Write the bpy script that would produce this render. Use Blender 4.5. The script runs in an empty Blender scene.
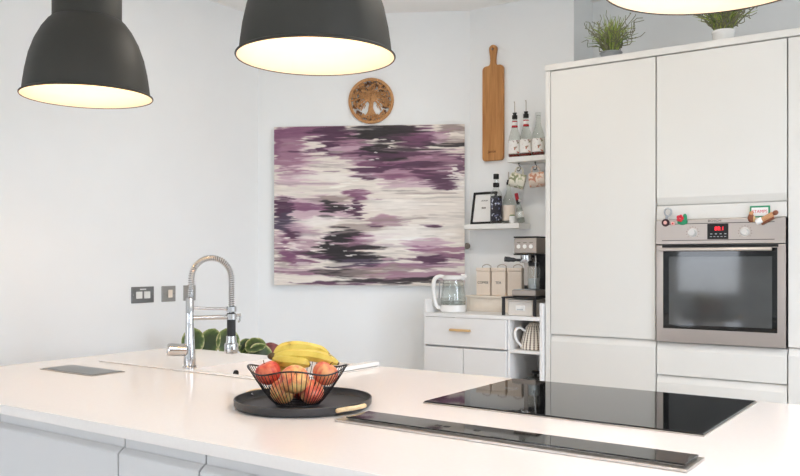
import bpy, bmesh, math, random
from mathutils import Vector, Matrix, Euler
PI = math.pi
random.seed(7)
scene = bpy.context.scene
COL = scene.collection
sin, cos = math.sin, math.cos

# ------------------------------------------------------------------ materials
def lin(c):
    return tuple(((v/255)/12.92 if v/255 <= .04045 else ((v/255+.055)/1.055)**2.4) for v in c) + (1,)

class NT:
    def __init__(self, name):
        self.m = bpy.data.materials.new(name); self.m.use_nodes = True
        self.t = self.m.node_tree; self.n = self.t.nodes; self.l = self.t.links
        self.b = self.n.get('Principled BSDF')
    def node(self, kind, **kw):
        x = self.n.new(kind)
        for k, v in kw.items(): setattr(x, k, v)
        return x
    def link(self, a, b): self.l.new(a, b)

def mat(name, rgb, rough=.5, metal=0., var=.03, scale=30, spec=.5, coat=0., bump=0., stretch=(1, 1, 1)):
    """principled colour with a faint procedural mottling"""
    k = NT(name)
    tc = k.node('ShaderNodeTexCoord'); mp = k.node('ShaderNodeMapping'); mp.inputs['Scale'].default_value = stretch
    no = k.node('ShaderNodeTexNoise'); no.inputs['Scale'].default_value = scale; no.inputs['Detail'].default_value = 3
    k.link(tc.outputs['Object'], mp.inputs['Vector']); k.link(mp.outputs[0], no.inputs['Vector'])
    cr = k.node('ShaderNodeValToRGB'); c = lin(rgb)
    cr.color_ramp.elements[0].position = .3; cr.color_ramp.elements[1].position = .7
    cr.color_ramp.elements[0].color = tuple(v*(1-var) for v in c[:3])+(1,)
    cr.color_ramp.elements[1].color = tuple(min(1, v*(1+var)) for v in c[:3])+(1,)
    k.link(no.outputs['Fac'], cr.inputs[0]); k.link(cr.outputs[0], k.b.inputs['Base Color'])
    k.b.inputs['Roughness'].default_value = rough; k.b.inputs['Metallic'].default_value = metal
    k.b.inputs['Specular IOR Level'].default_value = spec
    if coat: k.b.inputs['Coat Weight'].default_value = coat; k.b.inputs['Coat Roughness'].default_value = .05
    if bump:
        bp = k.node('ShaderNodeBump'); bp.inputs['Strength'].default_value = bump; bp.inputs['Distance'].default_value = .003
        k.link(no.outputs['Fac'], bp.inputs['Height']); k.link(bp.outputs[0], k.b.inputs['Normal'])
    return k.m

def wood(name, a, b, scale=(30, 30, 2.2), rough=.5):
    k = NT(name)
    tc = k.node('ShaderNodeTexCoord'); mp = k.node('ShaderNodeMapping'); mp.inputs['Scale'].default_value = scale
    k.link(tc.outputs['Object'], mp.inputs['Vector'])
    no = k.node('ShaderNodeTexNoise'); no.inputs['Scale'].default_value = 2.2; no.inputs['Detail'].default_value = 6
    no.inputs['Distortion'].default_value = .6
    k.link(mp.outputs[0], no.inputs['Vector'])
    cr = k.node('ShaderNodeValToRGB'); cr.color_ramp.elements[0].color = lin(a); cr.color_ramp.elements[1].color = lin(b)
    cr.color_ramp.elements[0].position = .32; cr.color_ramp.elements[1].position = .68
    k.link(no.outputs['Fac'], cr.inputs[0]); k.link(cr.outputs[0], k.b.inputs['Base Color'])
    k.b.inputs['Roughness'].default_value = rough
    return k.m

def clear(name, rgb=(255, 255, 255), gloss=.1, rough=.03, edge=.55, power=2.8):
    """thin clear glass: lets light through and mirrors at grazing angles"""
    k = NT(name); k.n.remove(k.b)
    tr = k.node('ShaderNodeBsdfTransparent'); tr.inputs[0].default_value = lin(rgb)
    gl = k.node('ShaderNodeBsdfGlossy'); gl.inputs['Roughness'].default_value = rough
    lw = k.node('ShaderNodeLayerWeight'); lw.inputs['Blend'].default_value = .5
    ma = k.node('ShaderNodeMath', operation='MULTIPLY_ADD'); ma.inputs[1].default_value = edge; ma.inputs[2].default_value = gloss
    pw = k.node('ShaderNodeMath', operation='POWER'); pw.inputs[1].default_value = power
    k.link(lw.outputs['Facing'], pw.inputs[0]); k.link(pw.outputs[0], ma.inputs[0])
    mx = k.node('ShaderNodeMixShader'); k.link(ma.outputs[0], mx.inputs[0])
    k.link(tr.outputs[0], mx.inputs[1]); k.link(gl.outputs[0], mx.inputs[2])
    k.link(mx.outputs[0], k.n['Material Output'].inputs['Surface'])
    return k.m

def emit(name, rgb, strength):
    k = NT(name)
    no = k.node('ShaderNodeTexNoise'); no.inputs['Scale'].default_value = 5
    k.b.inputs['Base Color'].default_value = lin(rgb)
    k.b.inputs['Emission Color'].default_value = lin(rgb); k.b.inputs['Emission Strength'].default_value = strength
    return k.m

def brushed(name, rgb, rough=.28, stretch=(2, 2, 220)):
    k = NT(name)
    tc = k.node('ShaderNodeTexCoord'); mp = k.node('ShaderNodeMapping'); mp.inputs['Scale'].default_value = stretch
    no = k.node('ShaderNodeTexNoise'); no.inputs['Scale'].default_value = 3; no.inputs['Detail'].default_value = 4
    k.link(tc.outputs['Object'], mp.inputs['Vector']); k.link(mp.outputs[0], no.inputs['Vector'])
    mr = k.node('ShaderNodeMapRange'); mr.inputs['To Min'].default_value = rough-.06; mr.inputs['To Max'].default_value = rough+.1
    k.link(no.outputs['Fac'], mr.inputs['Value']); k.link(mr.outputs[0], k.b.inputs['Roughness'])
    k.b.inputs['Base Color'].default_value = lin(rgb); k.b.inputs['Metallic'].default_value = 1
    return k.m

M = {}
M['wall'] = mat('wall_paint', (241, 243, 243), .9, var=.008, scale=4, spec=.2)
M['ceiling'] = mat('ceiling_paint', (245, 243, 240), .95, var=.006, scale=4, spec=.1)
M['floor'] = wood('floor_boards', (218, 214, 208), (232, 228, 223), (1.2, 14, 1), .35)
M['quartz'] = mat('white_quartz', (240, 234, 228), .16, var=.012, scale=90, spec=.5)
M['cab'] = mat('white_cabinet_lacquer', (223, 221, 215), .32, var=.006, scale=5, spec=.45)
M['cab_in'] = mat('cabinet_carcass_white', (214, 213, 210), .6, var=.01)
M['island'] = mat('island_door_lacquer', (214, 213, 212), .35, var=.008, scale=6)
M['side'] = mat('sideboard_white_lacquer', (234, 233, 231), .4, var=.008, scale=8)
M['plinth'] = mat('grey_plinth', (150, 150, 150), .5)
M['steel'] = brushed('brushed_steel', (190, 183, 176), .3)
M['steel_h'] = brushed('brushed_steel_horizontal', (178, 168, 160), .32, (2, 220, 220))
M['chrome'] = mat('polished_chrome', (196, 196, 196), .08, 1., var=.01)
M['blackglass'] = mat('black_hob_glass', (10, 10, 11), .03, var=.05, spec=.6)
M['ovenglass'] = mat('dark_oven_glass', (16, 17, 18), .04, var=.05, spec=.5)
M['ovenwindow'] = mat('oven_window_glass', (70, 71, 70), .06, var=.12, scale=6, spec=.6)
M['blackplastic'] = mat('black_plastic', (24, 24, 25), .4)
M['blackmetal'] = mat('black_powder_coat', (30, 30, 32), .45, var=.06)
M['tray'] = mat('dark_grey_tray_metal', (52, 52, 54), .38, var=.06)
M['lamp_out'] = mat('anthracite_lamp_paint', (50, 49, 44), .55, var=.03, scale=10)
M['lamp_in'] = mat('cream_lamp_lining', (230, 224, 212), .6, var=.01)
M['bronze'] = mat('dull_bronze', (128, 118, 108), .4, .7)
M['satin'] = mat('satin_knob_metal', (214, 211, 206), .42, .35)
M['bulb'] = emit('warm_glowing_bulb', (255, 205, 148), 62)
M['oak'] = wood('oak_board', (168, 112, 58), (196, 140, 80))
M['oakshade'] = wood('shaded_gap_wood', (84, 50, 26), (122, 76, 40), (60, 60, 30))  # dark tone stands for shade in the plaque's gaps
M['oakmid'] = wood('carved_wood', (168, 114, 64), (200, 150, 96), (60, 60, 30))
M['brand'] = mat('burnt_wood_mark', (88, 44, 18), .7)
M['lightwood'] = wood('light_wood', (214, 186, 140), (236, 212, 172), (30, 5, 30))
M['gold'] = wood('tan_wood_handle', (196, 158, 104), (222, 188, 136), (4, 40, 40))
M['white'] = mat('white_ceramic', (240, 239, 236), .25, var=.01)
M['whiteplastic'] = mat('white_plastic', (232, 231, 227), .35, var=.01)
M['cream'] = mat('cream_enamel', (240, 226, 210), .4, var=.015)
M['riser'] = mat('cream_riser_board', (240, 230, 216), .5, var=.02)
M['text'] = mat('dark_lettering', (84, 76, 72), .7)
M['black'] = mat('matt_black', (14, 14, 14), .6)
M['red'] = mat('red_band', (188, 26, 44), .5)
M['glass'] = clear('clear_glass', (248, 250, 249), .06)
M['pane'] = clear('window_pane_glass', (253, 254, 253), .05, .02, .4, 3.5)
M['syrup'] = clear('clear_syrup_glass', (243, 245, 242), .06)
M['amber'] = mat('red_syrup', (120, 36, 24), .15)
M['paper'] = mat('white_paper', (240, 239, 236), .8, var=.01)
M['greyplate'] = brushed('socket_plate_steel', (140, 140, 140), .42)
M['greyplate2'] = brushed('pale_socket_plate_steel', (178, 176, 172), .4)
M['lid'] = brushed('grey_outlet_lid', (150, 152, 152), .4)
M['soil'] = mat('dark_soil', (52, 40, 30), .9, var=.3)
M['galv'] = mat('galvanised_pot', (176, 180, 184), .38, .8, var=.08)
M['stem'] = mat('green_stem', (96, 116, 52), .6, var=.1)
M['grassA'] = mat('grass_blade_green', (160, 174, 88), .55, var=.3, scale=40)
M['grassB'] = mat('dark_grass_blade', (104, 130, 64), .6, var=.3, scale=40)
M['twig'] = mat('curly_twig', (128, 128, 98), .7, var=.2)
M['beige'] = mat('terracotta_planter', (150, 120, 100), .7, var=.05)
M['green'] = mat('magnet_green', (36, 140, 96), .4)
M['magred'] = mat('magnet_red', (206, 40, 60), .4)
M['tan'] = mat('magnet_tan', (192, 140, 96), .5, var=.15, scale=200)
M['brownmag'] = mat('magnet_brown', (128, 74, 48), .5, var=.2, scale=200)
M['darkmaroon'] = mat('magnet_maroon', (58, 26, 32), .4)
M['pinkmag'] = mat('magnet_pink', (226, 170, 160), .5)
M['redled'] = emit('red_clock_digits', (255, 40, 56), 1.6)

def fruit_mat(name, a, b, c):
    """apple skin: blush over a paler ground in meridian streaks"""
    k = NT(name)
    tc = k.node('ShaderNodeTexCoord'); mp = k.node('ShaderNodeMapping'); mp.inputs['Scale'].default_value = (55, 55, 10)
    no = k.node('ShaderNodeTexNoise'); no.inputs['Scale'].default_value = 1.6; no.inputs['Detail'].default_value = 4
    k.link(tc.outputs['Object'], mp.inputs['Vector']); k.link(mp.outputs[0], no.inputs['Vector'])
    n2 = k.node('ShaderNodeTexNoise'); n2.inputs['Scale'].default_value = 18
    k.link(tc.outputs['Object'], n2.inputs['Vector'])
    ad = k.node('ShaderNodeMath', operation='ADD'); k.link(no.outputs['Fac'], ad.inputs[0]); k.link(n2.outputs['Fac'], ad.inputs[1])
    hf = k.node('ShaderNodeMath', operation='MULTIPLY'); hf.inputs[1].default_value = .5; k.link(ad.outputs[0], hf.inputs[0])
    cr = k.node('ShaderNodeValToRGB'); e = cr.color_ramp.elements
    e[0].position = .36; e[0].color = lin(a); e[1].position = .62; e[1].color = lin(c)
    m = e.new(.5); m.color = lin(b)
    k.link(hf.outputs[0], cr.inputs[0]); k.link(cr.outputs[0], k.b.inputs['Base Color'])
    k.b.inputs['Roughness'].default_value = .35
    return k.m
M['apple_red'] = fruit_mat('red_apple_skin', (190, 46, 40), (206, 72, 56), (224, 120, 84))
M['apple_mix'] = fruit_mat('red_yellow_apple_skin', (204, 76, 62), (226, 150, 96), (232, 196, 122))
M['apple_pink'] = fruit_mat('pink_apple_skin', (206, 78, 66), (220, 116, 88), (228, 168, 112))

def banana_mat():
    k = NT('banana_skin')
    tc = k.node('ShaderNodeTexCoord')
    no = k.node('ShaderNodeTexNoise'); no.inputs['Scale'].default_value = 28; no.inputs['Detail'].default_value = 5
    k.link(tc.outputs['Object'], no.inputs['Vector'])
    cr = k.node('ShaderNodeValToRGB'); e = cr.color_ramp.elements
    e[0].position = .28; e[0].color = lin((134, 110, 44)); e[1].position = .62; e[1].color = lin((216, 196, 92))
    m = e.new(.38); m.color = lin((200, 176, 70))
    k.link(no.outputs['Fac'], cr.inputs[0]); k.link(cr.outputs[0], k.b.inputs['Base Color'])
    k.b.inputs['Roughness'].default_value = .5
    return k.m
M['banana'] = banana_mat()
M['banana_tip'] = mat('banana_tip_brown', (84, 66, 34), .7, var=.2)

def leaf_mat():
    """variegated leaf: dark middle, paler green margin (leaf meshes are 1 long, about .9 wide)"""
    k = NT('variegated_leaf')
    tc = k.node('ShaderNodeTexCoord'); sx = k.node('ShaderNodeSeparateXYZ'); k.link(tc.outputs['Object'], sx.inputs[0])
    def mth(op, a, b):
        x = k.node('ShaderNodeMath', operation=op)
        for i, v in enumerate((a, b)):
            if isinstance(v, (int, float)): x.inputs[i].default_value = v
            elif v is not None: k.link(v, x.inputs[i])
        return x.outputs[0]
    dx = mth('DIVIDE', mth('SUBTRACT', sx.outputs[0], .5), .5); dy = mth('DIVIDE', sx.outputs[1], .44)
    d = mth('ADD', mth('MULTIPLY', dx, dx), mth('MULTIPLY', dy, dy))
    no = k.node('ShaderNodeTexNoise'); no.inputs['Scale'].default_value = 7; no.inputs['Detail'].default_value = 4
    k.link(tc.outputs['Object'], no.inputs['Vector'])
    d2 = mth('ADD', d, mth('MULTIPLY', mth('SUBTRACT', no.outputs['Fac'], .5), .9))
    cr = k.node('ShaderNodeValToRGB'); e = cr.color_ramp.elements
    e[0].position = .2; e[0].color = lin((46, 64, 28)); e[1].position = 1.05; e[1].color = lin((186, 184, 136))
    for p, c in ((.55, (60, 84, 34)), (.8, (104, 124, 60))):
        m = e.new(p); m.color = lin(c)
    k.link(d2, cr.inputs[0]); k.link(cr.outputs[0], k.b.inputs['Base Color']); k.b.inputs['Roughness'].default_value = .4
    return k.m
M['leaf'] = leaf_mat()
M['leafred'] = mat('red_leaf_underside', (122, 58, 58), .5, var=.3, scale=6)

def label_mat(name, base, spots, scale=60, thr=.56, stretch=(1, 1, 1)):
    """printed label: irregular coloured artwork on a plain ground"""
    k = NT(name)
    tc = k.node('ShaderNodeTexCoord'); mp = k.node('ShaderNodeMapping'); mp.inputs['Scale'].default_value = stretch
    k.link(tc.outputs['Object'], mp.inputs['Vector'])
    col = None
    prev = k.node('ShaderNodeRGB'); prev.outputs[0].default_value = lin(base); col = prev.outputs[0]
    for i, c in enumerate(spots):
        no = k.node('ShaderNodeTexNoise'); no.noise_dimensions = '4D'; no.inputs['Scale'].default_value = scale
        no.inputs['W'].default_value = i*3.7+1; no.inputs['Detail'].default_value = 2
        k.link(mp.outputs[0], no.inputs['Vector'])
        mr = k.node('ShaderNodeMapRange'); mr.inputs['From Min'].default_value = thr; mr.inputs['From Max'].default_value = thr+.04
        k.link(no.outputs['Fac'], mr.inputs['Value'])
        mx = k.node('ShaderNodeMix', data_type='RGBA'); k.link(mr.outputs[0], mx.inputs['Factor'])
        k.link(col, mx.inputs['A']); mx.inputs['B'].default_value = lin(c); col = mx.outputs['Result']
    k.link(col, k.b.inputs['Base Color']); k.b.inputs['Roughness'].default_value = .5
    return k.m
M['lab_syr'] = label_mat('syrup_label_art', (238, 236, 232), [(186, 110, 84), (122, 66, 48), (140, 140, 110)], 46, .615)
M['lab_blue'] = label_mat('black_label_pale_art', (28, 27, 40), [(110, 116, 150), (188, 192, 206)], 60, .59, (1, 1, .8))
M['lab_pink'] = label_mat('pale_label_red_art', (236, 222, 208), [(206, 90, 70)], 40, .66)
M['mug_green'] = label_mat('green_leaf_mug_glaze', (228, 224, 208), [(176, 182, 146), (140, 146, 112)], 44, .58)
M['mug_peach'] = label_mat('peach_mug_glaze', (232, 216, 202), [(216, 168, 140), (196, 138, 112)], 44, .58)

def stripe_mat():
    """vertical dark dashes down a cream jug, by angle round its axis"""
    k = NT('striped_jug_glaze')
    tc = k.node('ShaderNodeTexCoord'); sx = k.node('ShaderNodeSeparateXYZ'); k.link(tc.outputs['Object'], sx.inputs[0])
    at = k.node('ShaderNodeMath', operation='ARCTAN2'); k.link(sx.outputs[1], at.inputs[0]); k.link(sx.outputs[0], at.inputs[1])
    mu = k.node('ShaderNodeMath', operation='MULTIPLY'); mu.inputs[1].default_value = 22; k.link(at.outputs[0], mu.inputs[0])
    sn = k.node('ShaderNodeMath', operation='SINE'); k.link(mu.outputs[0], sn.inputs[0])
    zz = k.node('ShaderNodeMath', operation='MULTIPLY'); zz.inputs[1].default_value = 520; k.link(sx.outputs[2], zz.inputs[0])
    s2 = k.node('ShaderNodeMath', operation='SINE'); k.link(zz.outputs[0], s2.inputs[0])
    pr = k.node('ShaderNodeMath', operation='MULTIPLY_ADD'); pr.inputs[1].default_value = .35; k.link(s2.outputs[0], pr.inputs[0]); k.link(sn.outputs[0], pr.inputs[2])
    mr = k.node('ShaderNodeMapRange'); mr.inputs['From Min'].default_value = .35; mr.inputs['From Max'].default_value = .6
    k.link(pr.outputs[0], mr.inputs['Value'])
    mx = k.node('ShaderNodeMix', data_type='RGBA'); mx.inputs['A'].default_value = lin((236, 228, 214)); mx.inputs['B'].default_value = lin((112, 92, 80))
    k.link(mr.outputs[0], mx.inputs['Factor']); k.link(mx.outputs['Result'], k.b.inputs['Base Color']); k.b.inputs['Roughness'].default_value = .3
    return k.m
M['stripe'] = stripe_mat()

def paint_canvas(W, H):
    """brushwork worked out stroke by stroke on a W x H grid; returns display colours, row 0 at the top"""
    import numpy as np
    rg = np.random.RandomState(5)
    yy, xx = np.mgrid[0:H, 0:W].astype(float)
    U, V = xx/(W-1)*190, yy/(H-1)*159                      # units: 190 wide, 159 tall
    def vn(lx, ly, seed):
        r = np.random.RandomState(seed); gx, gy = int(190/lx)+3, int(159/ly)+3
        L = r.rand(gy, gx); fx, fy = U/lx, V/ly
        ix, iy = fx.astype(int), fy.astype(int); tx, ty = fx-ix, fy-iy
        tx = tx*tx*(3-2*tx); ty = ty*ty*(3-2*ty)
        return (L[iy, ix]*(1-tx)+L[iy, ix+1]*tx)*(1-ty)+(L[iy+1, ix]*(1-tx)+L[iy+1, ix+1]*tx)*ty
    def fb(lx, ly, s): return (vn(lx, ly, s)+.5*vn(lx/2, ly/2, s+1)+.25*vn(lx/4, ly/4, s+2))/1.75
    comb = fb(60, 2.2, 11)-.5; streak = fb(22, 1.3, 21)-.5; warp = fb(30, 22, 31)-.5; grain = fb(9, 1.0, 41)-.5
    Ud = U+comb*26+warp*10; Vd = V+warp*7
    CR, MV, PK, PL, DP, BK, LV, TP, WT = ((232, 224, 215), (158, 116, 138), (198, 168, 182), (122, 74, 106), (80, 46, 72),
                                          (36, 30, 34), (76, 64, 84), (150, 134, 130), (240, 235, 229))
    img = np.zeros((H, W, 3)); img[:] = CR
    img += (streak*22)[..., None]*np.array([1, 1.15, 1.1])
    S = [(300, 165, 20, 22, PK, .8), (287, 146, 17, 28, MV, .95), (298, 166, 13, 12, MV, .85), (308, 131, 40, 6, PL, .9), (345, 140, 26, 10, MV, .9),
         (337, 134, 18, 9, DP, 1), (328, 147, 9, 7, DP, 1), (355, 151, 30, 8, PL, .7), (352, 149, 24, 3, PK, .8), (386, 134, 32, 12, BK, 1),
         (416, 137, 26, 12, DP, 1), (414, 136, 18, 8, PL, .6), (440, 138, 12, 8, PK, .9), (456, 131, 18, 5, TP, .9), (457, 143, 20, 4, TP, .8), (452, 145, 26, 2, BK, .9),
         (410, 160, 62, 10, MV, .95), (420, 172, 54, 10, MV, .85), (400, 152, 55, 3, DP, .95), (383, 151, 18, 5, BK, .95), (382, 158, 22, 3, BK, .9),
         (400, 165, 40, 4, PL, .9), (378, 169, 24, 2.6, DP, .95), (424, 166, 24, 5, DP, .95), (440, 177, 22, 8, DP, .95), (446, 188, 17, 3, DP, .9), (372, 178, 8, 3.5, DP, .9),
         (415, 185, 40, 3, PK, .8), (420, 150, 46, 2, PK, .7), (459, 178, 6, 16, WT, .9), (463, 165, 5, 10, DP, .8), (428, 194, 30, 1.5, TP, .6), (330, 176, 50, 4, WT, .6),
         (318, 208, 44, 14, PK, .85), (362, 196, 14, 7, PL, .9), (355, 208, 6, 9, DP, .95), (332, 198, 28, 3, TP, .8), (325, 200, 9, 2.5, BK, .9), (333, 208, 14, 3.5, BK, .95), (300, 205, 26, 4, PL, .85),
         (283, 214, 9, 14, LV, 1), (291, 230, 11, 12, LV, .95), (284, 205, 8, 8, DP, .9), (320, 219, 24, 5, WT, .8), (360, 225, 30, 4, TP, .7),
         (300, 240, 30, 12, MV, .6), (310, 236, 14, 4, WT, .7), (350, 240, 28, 12, PL, .8), (336, 244, 15, 17, BK, 1), (350, 256, 24, 9, BK, 1), (366, 260, 22, 4.5, LV, 1), (345, 231, 18, 4, BK, .8),
         (362, 246, 26, 2.5, BK, .9), (370, 238, 16, 3, PK, .9), (310, 253, 14, 3, BK, .85), (297, 259, 16, 7, PL, .85), (293, 247, 7, 6, WT, .8), (300, 262, 8, 3, WT, .6), (283, 258, 7, 18, TP, .6),
         (320, 272, 36, 4, PL, .7), (345, 272, 30, 5, BK, .95), (372, 273, 50, 4, TP, .8), (400, 266, 60, 3, PL, .7), (420, 276, 60, 5, MV, .8), (410, 279, 60, 2.2, BK, .85), (340, 283, 50, 2, DP, .9), (300, 278, 24, 4, CR, .9),
         (405, 236, 40, 14, WT, .8), (383, 220, 18, 6, MV, .75), (374, 224, 8, 2, DP, .8), (433, 226, 14, 1.6, DP, .95), (425, 243, 22, 6, PK, .95), (430, 249, 14, 2, PL, .8), (450, 249, 22, 3, MV, .9),
         (448, 256, 26, 4, PL, .8), (432, 259, 12, 4.5, DP, .95), (448, 264, 24, 2, PK, .9), (376, 247, 9, 2, BK, .9), (380, 260, 13, 2, BK, .95), (400, 219, 40, 2, TP, .5), (395, 205, 50, 6, WT, .6)]
    def lay(u, v, ru, rv, c, op, edge, lo, hi, du, dv):
        d = np.sqrt(((du-u)/ru)**2+((dv-v)/rv)**2)+edge
        m = np.clip((hi-d)/(hi-lo), 0, 1); m = m*m*(3-2*m)*op
        img[:] = img*(1-m[..., None])+np.array(c, float)*m[..., None]
    for px, py, rx, ry, c, op in S:
        lay(px-275, py-126, rx, ry, c, op, -streak*.9-grain*.5, .78, 1.12, Ud, Vd)
    S2 = [(278, 140, 5, 22, PL, .7), (290, 150, 13, 20, MV, .6), (281, 210, 8, 12, DP, .95), (286, 222, 7, 12, LV, .95), (293, 233, 8, 9, DP, .9), (300, 226, 14, 6, PK, .8), (316, 222, 18, 4, WT, .7),
          (285, 246, 5, 12, PL, .9), (291, 257, 9, 6, PL, .9), (340, 252, 11, 19, BK, .95), (332, 244, 9, 12, BK, .9), (352, 262, 16, 6, LV, .9), (322, 256, 16, 3, DP, .8),
          (392, 160, 22, 2.4, BK, .8), (410, 156, 50, 2.2, DP, .9), (432, 166, 26, 3, DP, .8), (405, 176, 30, 2.2, PL, .8), (446, 184, 16, 4, DP, .9), (380, 163, 10, 4, DP, .8), (412, 150, 40, 1.4, BK, .8),
          (404, 131, 22, 6, BK, .8), (425, 134, 16, 7, PL, .7), (358, 204, 6, 8, DP, .9), (336, 205, 12, 3, BK, .9), (436, 259, 12, 4, DP, .8), (400, 281, 64, 1.6, BK, .8), (390, 268, 60, 2, TP, .7)]
    for px, py, rx, ry, c, op in S2:
        lay(px-275, py-126, rx, ry, c, op, -streak*1.1-grain*.7, .5, 1.15, U+comb*9+warp*3, V+warp*3)
    # dragged strokes: each picks up the paint under it and pulls it sideways
    for i in range(520):
        u, v = rg.uniform(0, 190), rg.uniform(0, 159); x, y = int(u/190*(W-1)), int(v/159*(H-1))
        x2 = min(W-1, max(0, x+int(rg.uniform(-14, 14)/190*W))); y2 = min(H-1, max(0, y+int(rg.uniform(-4, 4)/159*H)))
        c = img[y2, x2]*rg.uniform(.86, 1.08)+rg.uniform(-6, 6)
        lay(u, v, rg.uniform(5, 20), rg.uniform(.5, 1.6), np.clip(c, 20, 246), rg.uniform(.45, .95), -streak*.8-grain*.9, .6, 1.1, U+comb*12, V+warp*4)
    for i in range(46):                                       # bare scratches and flecks of thick pale paint
        a = [(288, 240), (318, 236), (455, 180), (460, 190), (385, 150), (350, 210), (345, 250)][i % 7]
        u, v = a[0]-275+rg.normal()*8, a[1]-126+rg.normal()*5
        lay(u, v, rg.uniform(1.5, 5), rg.uniform(.35, .7), WT, .9, -grain*.6, .6, 1.1, U+(V-v)*rg.uniform(-.8, .8), V)
    img += (grain*16)[..., None]
    return np.clip(img, 12, 250)

def canvas_mat():
    """oil paint: the colour of each brush stroke is carried by the canvas mesh, with a fine streaky relief"""
    k = NT('abstract_purple_paint')
    at = k.node('ShaderNodeAttribute'); at.attribute_name = 'paint'
    tc = k.node('ShaderNodeTexCoord'); mp = k.node('ShaderNodeMapping'); mp.inputs['Scale'].default_value = (4, 1, 80)
    no = k.node('ShaderNodeTexNoise'); no.inputs['Scale'].default_value = 1; no.inputs['Detail'].default_value = 4
    k.link(tc.outputs['Object'], mp.inputs['Vector']); k.link(mp.outputs[0], no.inputs['Vector'])
    bp = k.node('ShaderNodeBump'); bp.inputs['Strength'].default_value = .25; bp.inputs['Distance'].default_value = .004
    k.link(no.outputs['Fac'], bp.inputs['Height']); k.link(bp.outputs[0], k.b.inputs['Normal'])
    k.link(at.outputs['Color'], k.b.inputs['Base Color']); k.b.inputs['Roughness'].default_value = .45
    return k.m
def canvas_mesh(w_, h_, W, H, y0, y1):
    """slab w_ x h_ whose front (towards -y) is a fine grid carrying the paint colours"""
    import numpy as np
    a = paint_canvas(W, H)/255.; a = np.where(a <= .04045, a/12.92, ((a+.055)/1.055)**2.4)
    V, F = [], []
    for j_ in range(H):
        for i_ in range(W): V.append((w_*i_/(W-1), y0, h_*(1-j_/(H-1))))
    for j_ in range(H-1):
        for i_ in range(W-1):
            q = j_*W+i_; F.append((q, q+W, q+W+1, q+1))
    n = len(V); V += [(0, y1, h_), (w_, y1, h_), (w_, y1, 0), (0, y1, 0)]
    tl, tr, bl, br_ = 0, W-1, (H-1)*W, H*W-1
    F += [tuple(range(tl, tr+1))+(n+1, n), tuple(range(br_, bl-1, -1))+(n+3, n+2), tuple(range(bl, tl-1, -W))+(n, n+3), tuple(range(tr, br_+1, W))+(n+2, n+1), (n, n+1, n+2, n+3)]
    me = bpy.data.meshes.new('painted_canvas'); me.from_pydata(V, [], F)
    ca = me.color_attributes.new('paint', 'FLOAT_COLOR', 'POINT')
    col = np.ones((n+4, 4), dtype=np.float32); col[:n, :3] = a.reshape(-1, 3); col[n:, :3] = .6
    ca.data.foreach_set('color', col.ravel()); return me
M['canvas'] = canvas_mat()

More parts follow.
